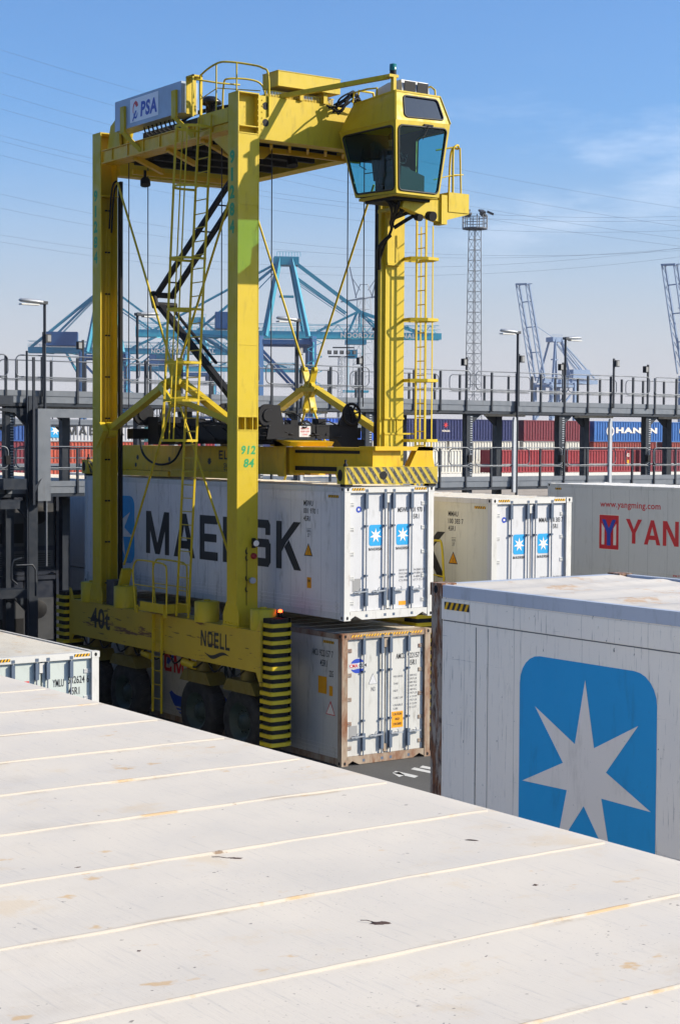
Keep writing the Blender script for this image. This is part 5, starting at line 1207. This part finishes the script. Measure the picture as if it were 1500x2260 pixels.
for k, (x_, y_, z_) in enumerate(((21.95, 45.85, 9.94), (24.75, 48.9, 9.95), (30.73, 45.9, 9.87), (35.5, 48.9, 9.8), (37.77, 45.95, 9.73), (40.06, 45.9, 9.91), (44.9, 48.9, 9.85), (44.63, 45.9, 9.89), (46.42, 45.95, 9.72))):
    s_ = 1 if k in (0, 2, 5, 7) else -1
    t = thing('floodlight', (x_, y_, 8.3), 'small black floodlight above the rack railing, %s' % (['beside the first lamp post from the left', 'left of the rear yellow column', 'just right of the hanging cable arm', 'left of the far yellow ladder', 'in front of the lattice mast', 'beside the pole of the fifth lamp post', 'on the pole of the sixth lamp post', 'rightmost but one', 'rightmost of all'][k]), 'floodlight', 'floodlights above the rack railing')
    MB().box(x_-.03, x_+.03, y_-.02, y_+.04, 8.3, z_+.22).build('post', M['rackdark'], t)
    MB().box(min(x_+s_*.03, x_+s_*.20), max(x_+s_*.03, x_+s_*.20), y_-.08, y_+.08, z_-.08, z_+.16).build('lamp_body', Bk if s_ < 0 else M['dark'], t)
    MB().box(min(x_+s_*.08, x_+s_*.19), max(x_+s_*.08, x_+s_*.19), y_-.09, y_-.08, z_-.05, z_+.13).build('lens', M['plate'], t)

SHADE_NAVY = painted('shade_navy_panel', (.010, .015, .030, 1), .5, .3)  # dark navy stands in for the shade on the left containers
# containers beyond the first rack (machinery ends towards us)
def plain_reefer(x0, y0, z0, label, side, roof, dark=False):
    o = reefer(x0, y0, z0, label, side=side, doorm=side, roof=roof, detail=False, group=GRP, haz=False, frame=SHADE_NAVY if side is SHADE_NAVY else M['frame'])
    mb = MB(); X = x0+1.219; y = y0+.06
    mb.box(x0+.22, x0+2.2, y-.02, y, z0+.9, z0+2.2, 0); mb.box(x0+.3, x0+1.2, y-.03, y-.02, z0+1.0, z0+1.6, 1)
    mb.lathe((x0+1.7, y-.03, z0+1.85), (0, -1, 0), [(0, .28), (.02, .24), (.02, 0)], 18, 1); mb.box(x0+.22, x0+2.2, y-.02, y, z0+.25, z0+.75, 2)
    for k in range(6): mb.box(x0+.3, x0+2.1, y-.03, y-.02, z0+.3+k*.07, z0+.32+k*.07, 1)
    mb.build('cooling_unit', [M['dark'] if side is SHADE_NAVY else M['frame'], Bk, M['dark']], o); return o  # unit darkened likewise on the shade-coloured containers
k = 0
for x_, sd, rf_, nm in ((17.3, SHADE_NAVY, M['roofL'], 'leftmost shade-darkened'), (21.4, SHADE_NAVY, M['roofL'], 'navy'), (25.6, M['white'], M['roofR'], 'white'), (29.9, M['white'], M['roofL'], 'second white'), (34.2, M['cream'], M['roofL'], 'cream')):
    for lv in (0, 1):
        plain_reefer(x_, 48.6 if k % 2 else 48.9, 2.9*lv, '%s refrigerated container behind the rack, cooling unit facing it, %s of its stack' % (nm, 'top' if lv else 'bottom'), sd, rf_)
    k += 1

# ------------------------------------------------------------------ far yard
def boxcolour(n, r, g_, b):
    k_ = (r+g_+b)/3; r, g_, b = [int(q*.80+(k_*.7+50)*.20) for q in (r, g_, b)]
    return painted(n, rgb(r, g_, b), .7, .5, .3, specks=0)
BC = dict(blue=boxcolour('box_blue', 22, 72, 150), navy=boxcolour('box_navy', 20, 32, 92), red=boxcolour('box_red', 150, 26, 36), maroon=boxcolour('box_maroon', 118, 26, 42),
          white=boxcolour('box_white', 205, 200, 186), sky=boxcolour('box_hanjin_blue', 26, 96, 178), brick=boxcolour('box_brick', 150, 48, 38), grey=boxcolour('box_grey', 176, 176, 180), royal=boxcolour('box_royal', 20, 80, 200), teal=boxcolour('box_teal', 30, 90, 100), orange=boxcolour('box_orange', 186, 66, 40))
def dry(x0, x1, y0, z0, col, label, H=2.9, deco=None, group='dry freight containers stacked in the far yard', inset=.16):
    L_ = x1-x0; t = thing('freight_container', ((x0+x1)/2, y0+1.22, z0), label, 'container', group); z1 = z0+H; m = BC[col]
    fr = MB()
    for a in (x0, x1-.16):
        for b in (y0, y0+2.278): fr.box(a, a+.16, b, b+.16, z0, z1)
    for b in (y0, y0+2.37): fr.box(x0+.16, x1-.16, b+.0, b+.06, z0+.02, z0+.18); fr.box(x0+.16, x1-.16, b, b+.06, z1-.12, z1)
    for a in (x0, x1-.06): fr.box(a, a+.06, y0+.16, y0+2.278, z0+.02, z0+.16); fr.box(a, a+.06, y0+.16, y0+2.278, z1-.12, z1)
    fr.build('frame', m, t)
    w = MB(); n_ = max(4, round((L_-.32)/.50)); ps = (L_-.32)/n_; vs = []; 
    for i in range(n_):
        a = x0+.16+i*ps
        for fx, d in ((0, .02), (.28, .02), (.5, .09), (.78, .09)): vs.append((a+fx*ps, y0+d))
    vs.append((x1-.16, y0+.02)); V = [(a, b, z0+.18) for a, b in vs]+[(a, b, z1-.12) for a, b in vs]; q = len(vs)
    w.add(V, [(i, i+1, q+i+1, q+i) for i in range(q-1)]); w.build('corrugated_side', m, t)
    MB().box(x0+.05, x1-.05, y0+.1, y0+2.35, z0+.1, z1-.03).build('shell', m, t)
    if deco: mb = Deco(); deco(mb, YM(x0, y0+.015, z0), L_, H); mb.build_all(DECO2, t)
    return t
DECO2 = [M['starw'], M['ink'], M['blue'], M['red'], M['haz_y']]
YB = 178.6; ZBk = 6.95
def hanjin(mb, pl, L_, H):
    text(mb, pl, 'HANJIN', 4.2, 1.0, 8.2, 1.05, 0, .05, .02)
    n = 20
    for k in range(n):
        a, b = 2*pi*k/n, 2*pi*(k+1)/n; mb.poly([pl.at(3.1+.75*cos(a), 1.5+.75*sin(a), .02), pl.at(3.1+.75*cos(b), 1.5+.75*sin(b), .02), pl.at(3.1+.55*cos(b), 1.5+.55*sin(b), .02), pl.at(3.1+.55*cos(a), 1.5+.55*sin(a), .02)], 0)
    text(mb, pl, 'H', 2.85, 1.2, .5, .6, 0, .03, .02)
def dotmark(mb, pl, L_, H):
    star7(mb, pl, 1.6, 2.1, .5, 3, .02, .3); text(mb, pl, 'NORASIA', 1.0, 1.2, 1.3, .26, 0, .04, .02)
def sidetext(mb, pl, L_, H): text(mb, pl, '45G1', L_-1.6, 2.0, .5, .5, 0, .03, .02); rect(mb, pl, L_-1.5, 1.1, .3, .5, 4, .02)
# top row facing us, resting on two rows below
def row3(x0, x1, y0, col, label, deco=None, mids=('white', 'maroon')):
    dry(x0, x1, y0, ZBk, col, label, 2.9, deco)
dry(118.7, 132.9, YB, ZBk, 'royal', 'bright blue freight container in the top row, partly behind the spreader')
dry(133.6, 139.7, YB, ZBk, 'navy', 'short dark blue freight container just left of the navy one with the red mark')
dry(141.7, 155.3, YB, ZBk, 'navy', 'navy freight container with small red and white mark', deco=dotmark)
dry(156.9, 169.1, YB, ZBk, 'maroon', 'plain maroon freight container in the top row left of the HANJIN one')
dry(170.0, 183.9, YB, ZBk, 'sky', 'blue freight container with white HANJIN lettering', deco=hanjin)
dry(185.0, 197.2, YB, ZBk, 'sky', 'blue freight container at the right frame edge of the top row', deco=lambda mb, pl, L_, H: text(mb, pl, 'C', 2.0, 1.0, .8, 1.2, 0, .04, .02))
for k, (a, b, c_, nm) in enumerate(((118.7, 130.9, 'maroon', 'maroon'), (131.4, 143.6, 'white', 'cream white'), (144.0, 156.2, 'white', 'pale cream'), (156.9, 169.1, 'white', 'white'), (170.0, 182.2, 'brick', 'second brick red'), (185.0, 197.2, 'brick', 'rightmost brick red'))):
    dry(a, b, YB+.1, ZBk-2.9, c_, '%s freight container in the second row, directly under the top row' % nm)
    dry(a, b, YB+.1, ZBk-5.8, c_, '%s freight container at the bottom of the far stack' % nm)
YA = 167.9
seq = [(114.0, 126.2, 'red', 'red'), (126.6, 138.8, 'white', 'cream'), (142.3, 154.5, 'red', 'second red'), (155.2, 167.4, 'red', 'third red'), (168.2, 180.4, 'maroon', 'dark red'), (181.2, 193.4, 'maroon', 'rightmost dark red')]
for a, b, c_, nm in seq:
    dry(a, b, YA, 2.95, c_, '%s freight container in the front row above the concrete platform' % nm, deco=sidetext if c_ != 'white' else None)
dry(151.6, 163.8, YA+.3, 5.88, 'white', 'clean white freight container, second layer of the front row', 1.25) if 0 else None
pf = MB(); pf.box(60, 260, 166.5, 171, 0, 2.85); struct(pf.build('loading_platform', M['concrete'])); bpy.data.objects['loading_platform']['kind'] = 'structure'
kb = MB(); kb.box(60, 260, 166.2, 166.5, 2.35, 2.94); struct(kb.build('platform_kerb', M['kerbw']))
# left far stack with blue, red and MAERSK boxes
YL = 204.2; zL = 6.6
def mk_lab(mb, pl, L_, H):
    emblem(mb, pl, .75, .5, 1.5, 1.9, 2, 0, .02); word(mb, pl, 'MAERSK', 3.2, .85, 8.3, 1.15, 1, .3, .02)
def blab(mb, pl, L_, H): text(mb, pl, '22G1', L_-1.9, 2.0, .8, .45, 0, .04, .02); rect(mb, pl, L_-1.8, .9, .35, .6, 4, .02)
dry(89.0, 95.0, YL, zL, 'blue', 'blue freight container at the far left, next to a red one', deco=blab)
dry(95.7, 97.4+.4, YL, zL, 'red', 'red freight container end at the far left, next to the blue one')
dry(97.9, 111.3, YL, zL, 'grey', 'pale grey freight container with MAERSK lettering and blue emblem in the far left stack', deco=mk_lab)
dry(112, 125, YL, zL, 'teal', 'teal freight container right of the pale MAERSK one')
for k, (a, b, c_, nm) in enumerate(((86, 98.2, 'maroon', 'maroon'), (98.6, 110.8, 'orange', 'orange'), (111.2, 123.4, 'red', 'red'))):
    dry(a, b, YL+.1, zL-2.9, c_, '%s freight container under the far left top row' % nm); dry(a, b, YL+.1, zL-5.8, c_, '%s freight container at the foot of the far left stack' % nm)
# distant, hazy stacks behind
for k, (x_, y_, w_, z_, c_, nm) in enumerate(((255, 330, 30, 8.5, 'blue', 'blue'), (285, 332, 26, 8.8, 'grey', 'grey'), (312, 330, 30, 9.2, 'maroon', 'maroon'), (343, 330, 24, 9.3, 'white', 'white'), (205, 330, 18, 8.2, 'navy', 'navy'))):
    for q in range(max(1, int(w_//12.4))):
        for lv in range(3): dry(x_+q*12.5, x_+q*12.5+12.19, y_, z_+1.3-2.9*(lv+1), c_, 'distant %s freight container on the horizon behind the main rows' % nm, group='hazy %s containers on the horizon' % nm)

# ------------------------------------------------------------------ quay cranes
def mkcrane(name): return None
teal = painted('crane_teal', (.02, .26, .38, 1), .5, .3, 0, specks=0)
tealb = painted('crane_pale_teal', (.05, .42, .54, 1), .5, .2, 0, specks=0)
navyc = painted('crane_navy', (.015, .09, .24, 1), .5, .3, 0, specks=0)
greyb = painted('crane_hazed_grey_blue', (.20, .28, .42, 1), .5, .3, 0, specks=0)  # paleness of distance haze put into the colour
R_dir = Vector((cos(YAW), -sin(YAW), 0)); F_dir = Vector((sin(YAW), cos(YAW), 0))
def spot(px, d): return R_dir*((px-750)/F_PX*d)+F_dir*d
def crane(px, d, ang, label, m1, m2, m3, boom_up=False, mirror=1, k=1.0, writing=None, back=40):
    """px, d give the waterside leg foot; the boom runs along local +a (rotated by ang from the picture's right)"""
    o = spot(px, d); A = (R_dir*cos(ang)+F_dir*sin(ang))*mirror; B = Vector((-A.y, A.x, 0))*mirror
    t = thing('quay_crane', tuple(o), label, 'harbour crane', 'ship to shore cranes on the quay')
    def P(a, b, z): return o+A*a*k+B*b*k+Vector((0, 0, z*k))
    legs = MB()
    for a in (0, -18):
        for b in (-8, 8):
            legs.beam(P(a, b, 0), P(a*(1 if a else 1), b, 42), 1.8*k, 1.8*k)
        legs.beam(P(a, -8, 18), P(a, 8, 18), 1.2*k, 1.5*k); legs.beam(P(a, -8, 40), P(a, 8, 40), 1.4*k, 1.8*k)
        legs.beam(P(a, -11, 2), P(a, 11, 2), 1.6*k, 1.6*k)
    for b in (-8, 8):
        legs.beam(P(0, b, 18), P(-18, b, 18), 1.2*k, 1.6*k); legs.beam(P(0, b, 19), P(-18, b, 38), .9*k, .9*k); legs.beam(P(0, b, 40), P(-18, b, 40), 1.2*k, 1.6*k)
    legs.build('portal_leg', m1, t)
    af = MB()
    for b in (-4.5, 4.5):
        af.beam(P(-1.5, b*1.6, 42), P(-7, b*.6, 69), 1.2*k, 1.3*k); af.beam(P(-16, b*1.6, 42), P(-11, b*.6, 69), 1.2*k, 1.3*k)
    af.box(0, 0, 0, 0, 0, 0); af.v = af.v[:-8]; af.f = af.f[:-6]; af.mi = af.mi[:-6]; af.sm = af.sm[:-6]
    af.beam(P(-13, 0, 68), P(-4.5, 0, 68), 7*k, 2.8*k); af.beam(P(-11, 0, 56), P(-6, 0, 56), .8*k, .8*k)
    for q in range(9): af.beam(P(-12+q, -3, 69.5), P(-12+q, -3, 71), .12, .12)
    af.beam(P(-12, -3, 71), P(-4, -3, 71), .12, .12)
    af.build('apex_frame', m2, t)
    gd = MB()
    for b in (-2.6, 2.6):
        gd.beam(P(-back, b, 42.8), P(2, b, 42.8), 1.0*k, 2.4*k)
        if not boom_up: gd.beam(P(2, b, 42.8), P(45, b, 42.8), 1.0*k, 2.2*k)
    for q in range(int((83+back-40)/4)):
        a = -back+1+q*4
        if a > 3 and boom_up: break
        gd.beam(P(a, -2.6, 43.6), P(a, 2.6, 43.6), .4, .4)
    gd.build('boom_girder', m3, t)
    rl = MB()
    for b in (-3.4, 3.4):
        for q in range(int((84+back-40)/1.6)):
            a = -back+q*1.6
            if a > 2 and boom_up: break
            rl.beam(P(a, b, 44), P(a, b, 45.2), .09, .09)
        rl.beam(P(-back, b, 45.2), P(2 if boom_up else 44.5, b, 45.2), .10, .10); rl.beam(P(-back, b, 44.6), P(2 if boom_up else 44.5, b, 44.6), .07, .07)
    rl.build('walkway_rail', m3, t)
    st = MB()
    for b in (-3, 3):
        st.beam(P(-9, b, 69), P(-39, b*.9, 44), .7*k, .7*k)
        if not boom_up:
            st.beam(P(-6, b*.8, 68), P(17, b*.9, 51), .6*k, .6*k); st.beam(P(17, b*.9, 51), P(38, b*.9, 44), .6*k, .6*k); st.beam(P(17, b*.9, 50), P(28, b*.9, 44), .35*k, .35*k); st.beam(P(-6, b*.8, 63), P(12, b*.9, 50.5), .5*k, .5*k); st.beam(P(-6, b*.8, 61.5), P(12, b*.9, 49.6), .2*k, .2*k)
            st.beam(P(13, b, 44), P(16, b, 51), .4*k, .4*k); st.beam(P(24, b, 44), P(17, b, 51), .5*k, .5*k); st.beam(P(2, b, 44), P(16, b, 51), .7*k, .7*k)
            st.beam(P(17, b, 44), P(17, b, 51), .35*k, .35*k)
        st.beam(P(-11, b*.7, 66), P(-30, b*.7, 46), .25*k, .25*k); st.beam(P(-9, b, 69), P(-back+6, b*.9, 44), .45*k, .45*k)
        st.beam(P(-18, b*2.4, 41), P(-back*.75, b, 43), .4, .4); st.beam(P(-18, b*2.4, 30), P(-back*.62, b, 42), .6, .6)
    if boom_up:
        tip = (-2.5, 102)
        for b in (-4.6, 4.6):
            st.beam(P(2, b, 43), P(15, b, 100), .9*k, .9*k); st.beam(P(5.5, b, 43), P(17.5, b, 100), .6*k, .6*k)
        for q in range(11):
            z0_ = 45+q*5; ax_ = 2+13*(z0_-43)/57; st.beam(P(ax_, -4.6, z0_), P(ax_+3.4, -4.6, z0_+5), .35, .35); st.beam(P(ax_, 4.6, z0_), P(ax_+3.4, 4.6, z0_+5), .35, .35)
            if q % 3 == 0: st.beam(P(ax_, -4.6, z0_), P(ax_, 4.6, z0_), .6, .6)
        st.beam(P(16, -5.5, 100), P(16, 5.5, 100.6), 3*k, 1.0*k); st.beam(P(16, -9, 100), P(16, -4.5, 100), .4*k, .4*k)
        st.beam(P(-8, 0, 69), P(10, 0, 78), .35*k, .35*k); st.beam(P(-8, 0, 67), P(-32, 0, 45), .4*k, .4*k)
    st.build('stay', m2, t)
    tr = MB()
    for b in (-3.6, 3.6):
        tr.beam(P(-back, b, 46.4), P(2 if boom_up else 44, b, 46.4), .18, .18)
    if not boom_up:
        for q in range(10):
            a = 3+q*4; tr.beam(P(a, -2.6, 42), P(a+4, 2.6, 42), .35, .35); tr.beam(P(a, -2.6, 44), P(a+2, -3.6, 46.4), .18, .18); tr.beam(P(a+4, -2.6, 44), P(a+2, -3.6, 46.4), .18, .18)
        tr.beam(P(12, 0, 40.6), P(19, 0, 40.6), 5*k, 1.6*k); tr.beam(P(13, 0, 36.5), P(16, 0, 36.5), 2.6*k, 3*k)
        for (a, b) in ((13, 1.5), (18, 1.5), (13, -1.5), (18, -1.5)): tr.beam(P(a, b, 40), P(a, b, 24), .10, .10)
        tr.beam(P(11, 0, 23.6), P(20, 0, 23.6), 2.4, .8)
    for q in range(4): tr.beam(P(-back+6+q*9, -3, 41.6), P(-back+10+q*9, 3, 41.6), .4, .5)
    tr.beam(P(-30, -5, 40), P(-30, -5, 20), .12, .12); tr.beam(P(0, -9, 2), P(0, -9, 40), .5, .5)
    for q in range(8): tr.beam(P(-2, -9.6, 4+q*4.8), P(3, -9.6, 6.2+q*4.8), .25, .25); tr.beam(P(3, -9.6, 6.2+q*4.8), P(-2, -9.6, 8.6+q*4.8), .25, .25)
    tr.build('trolley_gear', m3, t)
    mh = MB()
    c_ = P(-26, 0, 0); a0, a1 = P(-33, 0, 0), P(-19, 0, 0)
    mh.beam(P(-33, 0, 47.5), P(-20, 0, 47.5), 8*k, 5.5*k); mh.beam(P(-33, 0, 44.8), P(-18, 0, 44.8), 9*k, .5*k)
    mh.build('machinery_house', m1, t)
    cb = MB(); cb.beam(P(-4, 4, 38.5), P(-1, 4, 38.5), 3*k, 3*k); cb.beam(P(-3, 0, 41.5), P(0, 0, 41.5), 6*k, .6*k); cb.build('operator_cab', m1, t)
    if writing:
        mb = MB(); u = A*mirror; pl = Plane(P(10 if mirror > 0 else 44, -3.3 if mirror > 0 else 3.3, 41.9), u, (0, 0, 1), (-F_dir)); text(mb, pl, writing, 0, 0, 26*k, 1.7*k, 0, .03, .3); mb.build('crane_lettering', M['starw'], t)
    return t
crane(612+72, 600, .10, 'nearest teal quay crane with its boom lowered to the right and NOORDZEE lettering', navyc, teal, tealb, writing='NOORDZEETERMINAL', k=1.0, back=60)
crane(280, 716, .10, 'teal quay crane whose apex hides behind the rear yellow column, far left', navyc, teal, teal, k=1.0, writing='NOORDZEETERMINAL')
crane(470, 900, .12, 'small teal quay crane farther back between the two nearer ones, mostly hidden', navyc, teal, tealb, k=1.0, back=50)
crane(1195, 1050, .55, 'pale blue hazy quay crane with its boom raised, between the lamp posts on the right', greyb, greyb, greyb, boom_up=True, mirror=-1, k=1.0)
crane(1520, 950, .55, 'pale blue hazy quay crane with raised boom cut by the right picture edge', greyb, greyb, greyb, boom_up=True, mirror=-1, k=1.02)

M['mast'] = painted('mast_steel', (.11, .12, .14, 1), .6, .3)
# lattice masts, pylon
def lattice(mb, o, h, w0, w1, n_, r, legs=4):
    for q in range(4):
        a = pi/4+pi/2*q; b = a+pi/2
        for k in range(n_):
            f0, f1 = k/n_, (k+1)/n_; r0, r1 = w0+(w1-w0)*f0, w0+(w1-w0)*f1
            p0 = o+Vector((r0*cos(a), r0*sin(a), h*f0)); p1 = o+Vector((r1*cos(a), r1*sin(a), h*f1)); p2 = o+Vector((r1*cos(b), r1*sin(b), h*f1)); p3 = o+Vector((r0*cos(b), r0*sin(b), h*f0))
            mb.beam(p0, p1, r, r); mb.beam(p1, p2, r*.7, r*.7); mb.beam(p0, p2, r*.5, r*.5)
mo = Vector((211.4, 255.2, 0))
t = thing('floodlight_mast', tuple(mo), 'tall grey lattice floodlight mast standing right of the cab', 'light mast')
mb = MB(); lattice(mb, mo, 47, 1.75, 1.15, 24, .11); mb.build('lattice_tower', M['mast'], t)
mb = MB(); mb.lathe(mo+Vector((0, 0, 47)), (0, 0, 1), [(0, 2.4), (.22, 2.4)], 12)
for q in range(12): a = 2*pi*q/12; mb.beam(mo+Vector((2.35*cos(a), 2.35*sin(a), 47)), mo+Vector((2.35*cos(a), 2.35*sin(a), 49.6)), .12, .12)
mb.path([mo+Vector((2.35*cos(2*pi*q/12), 2.35*sin(2*pi*q/12), 49.2)) for q in range(12)], .07, 4, closed=True); mb.path([mo+Vector((2.35*cos(2*pi*q/12), 2.35*sin(2*pi*q/12), 48.2)) for q in range(12)], .07, 4, closed=True)
mb.build('mast_platform', M['mast'], t)
for q in range(6):
    a = 2*pi*q/6+.3; c_ = mo+Vector((2.7*cos(a), 2.7*sin(a), 50.0)); mb = MB(); mb.beam(c_-Vector((cos(a), sin(a), 0))*.4+Vector((0, 0, .3)), c_+Vector((cos(a), sin(a), 0))*.8-Vector((0, 0, .25)), 1.0, .35); mb.build('mast_lamp', M['dark'], t)
mo = Vector(spot(752, 420)); t = thing('floodlight_mast', tuple(mo), 'slim distant floodlight mast standing behind the bracing on the far side', 'light mast')
mb = MB(); lattice(mb, mo, 27, 1.2, .8, 16, .14); mb.build('lattice_tower', M['grey'], t)
mb = MB(); mb.beam(mo+R_dir*-3.2+Vector((0, 0, 27)), mo+R_dir*3.2+Vector((0, 0, 27)), .4, .3); mb.beam(mo+R_dir*-2.2+Vector((0, 0, 29.2)), mo+R_dir*3+Vector((0, 0, 29.2)), .4, .3)
for q in range(5): c_ = mo+R_dir*(-3+1.5*q)+Vector((0, 0, 27.6)); mb.beam(c_, c_+Vector((0, 0, .9)), .8, .5)
mb.build('mast_platform', M['dark'], t)
mo = Vector(spot(800, 900)); t = thing('power_pylon', tuple(mo), 'hazy lattice power pylon behind the lowered crane boom', 'pylon')
mb = MB(); lattice(mb, mo, 80, 8, 3.4, 14, .28); mb.build('lattice_tower', M['grey'], t)
mb = MB(); mb.beam(mo+R_dir*-12+Vector((0, 0, 78)), mo+R_dir*14+Vector((0, 0, 82)), .8, .8)
for s_ in (-1, 1): mb.beam(mo+R_dir*s_*4+Vector((0, 0, 80)), mo+R_dir*s_*7.5+Vector((0, 0, 96)), .6, .6); mb.beam(mo+R_dir*s_*2+Vector((0, 0, 84)), mo+R_dir*s_*6+Vector((0, 0, 90)), .4, .4)
mb.path([mo+R_dir*-4.5+Vector((0, 0, 80)), mo+R_dir*-2+Vector((0, 0, 87)), mo+R_dir*2+Vector((0, 0, 87)), mo+R_dir*4.5+Vector((0, 0, 80))], .3, 4); mb.build('crossarm', M['grey'], t)
# overhead power lines: long sagging spans across the sky
def spanline(u0, v0, u1, v1, sag, d0, d1, lab):
    def W3(u, v, d): q = r2*(u-750)+u2*(-(v-1130))+vf*F_PX; q = q/(q.dot(vf)); return q*d+Vector((0, 0, CZ))
    a = W3(u0, v0, d0); b = W3(u1, v1, d1); n_ = 24; pts = [a+(b-a)*(k/n_)-Vector((0, 0, sag*4*(k/n_)*(1-k/n_))) for k in range(n_+1)]
    mb = MB(); mb.path(pts, .022, 4); tag(mb.build('power_line', M['wire'], org=tuple(a)), lab, 'cable', 'overhead power lines crossing the sky')
M['wire'] = Mat('aluminium_wire', (.16, .18, .22, 1), .5, .3).done()
sp_l = [(-150, 60, 1650, 480, 'topmost'), (-150, 110, 1650, 520, 'second'), (-150, 160, 1650, 545, 'third'), (-150, 195, 1650, 560, 'fourth'), (-150, 255, 1650, 470, 'fifth'), (-150, 268, 1650, 478, 'sixth'), (-150, 300, 1650, 500, 'seventh'), (-150, 390, 1650, 540, 'eighth'), (-150, 425, 1650, 532, 'ninth'), (-150, 490, 1650, 525, 'tenth'), (-150, 505, 1650, 545, 'lowest')]
for k, (a, b, c_, d, nm) in enumerate(sp_l): spanline(a, b, c_, d, 5 if k < 4 else 9, 420, 420, 'thin dark overhead power line, %s of those crossing the sky at the left edge' % nm)

# ------------------------------------------------------------------ road marking, scraps on the roof
mk = MB()
mark = [((22.0, 27.2), (22.35, 28.2), .18)]
def gp(u, v):
    d = r2*(u-750)+u2*(-(v-1130))+vf*F_PX; t = (0-CZ)/d.z; return Vector((d.x*t, d.y*t, .004))
for q in (((865, 1706), (873, 1702), (923, 1713), (914, 1717)), ((906, 1698), (914, 1694), (950, 1702), (950, 1707)), ((925, 1694), (932, 1690), (952, 1694), (952, 1699)), ((865, 1706), (880, 1704), (893, 1711), (880, 1715))):
    mk.poly([gp(*c_) for c_ in q])
struct(mk.build('road_marking', M['marking']))
for k, (u, v, lx, ly, rt, tl, nm) in enumerate(((515, 1897, .036, .015, -.5, .01, 'dark leaf with a thin stalk, left of the middle of the foreground roof'), (840, 2040, .030, .019, -.6, .012, 'darkest torn leaf with a stalk beside a yellow stain on the foreground roof'), (665, 1970, .014, .007, .1, 0, 'small brown scrap caught on a roof seam near the middle'),
                                          (172, 1918, .017, .008, .0, 0, 'brown scrap on a roof seam at the left'), (1040, 1857, .024, .005, -.9, 0, 'thin curved brown twig on the roof towards the right edge'), (1180, 1956, .010, .008, 0, 0, 'tiny dark chip on the right part of the roof'), (307, 2103, .010, .008, 0, 0, 'tiny dark chip on the lower left part of the roof'))):
    x_, y_ = onroof(u, v); flake(x_, y_, lx, ly, rt, leafm, nm, tl, k+2)
stain = painted('ochre_stain', (.60, .42, .18, 1), .6, .5, .1)

# ------------------------------------------------------------------ tall dark stack left of the frame, added unseen to block sky light
for k, yy in enumerate((30.7, 43.4)):
    for lv in range(3):
        reefer(9.2, yy, 2.896*lv, 'added light-blocking container, %s level of the %s stack just outside the left picture edge' % (['bottom', 'middle', 'top'][lv], ['near', 'far'][k]), side=SHADE_NAVY, doorm=SHADE_NAVY, frame=SHADE_NAVY, roof=SHADE_NAVY, detail=False, haz=False, group=GRP)

# ------------------------------------------------------------------ haze
hb = MB().box(-60, 1500, -60, 1700, -1.0, 125)
ho = hb.build('haze', [bpy.data.materials.new('haze_volume')]); ho['kind'] = 'stuff'
hm = ho.data.materials[0]; hm.use_nodes = True; hm.node_tree.nodes.clear()
o_ = hm.node_tree.nodes.new('ShaderNodeOutputMaterial'); v_ = hm.node_tree.nodes.new('ShaderNodeVolumePrincipled')
v_.inputs['Color'].default_value = (.88, .88, .92, 1); v_.inputs['Density'].default_value = .00010; v_.inputs['Anisotropy'].default_value = .0
hm.node_tree.links.new(v_.outputs[0], o_.inputs['Volume'])
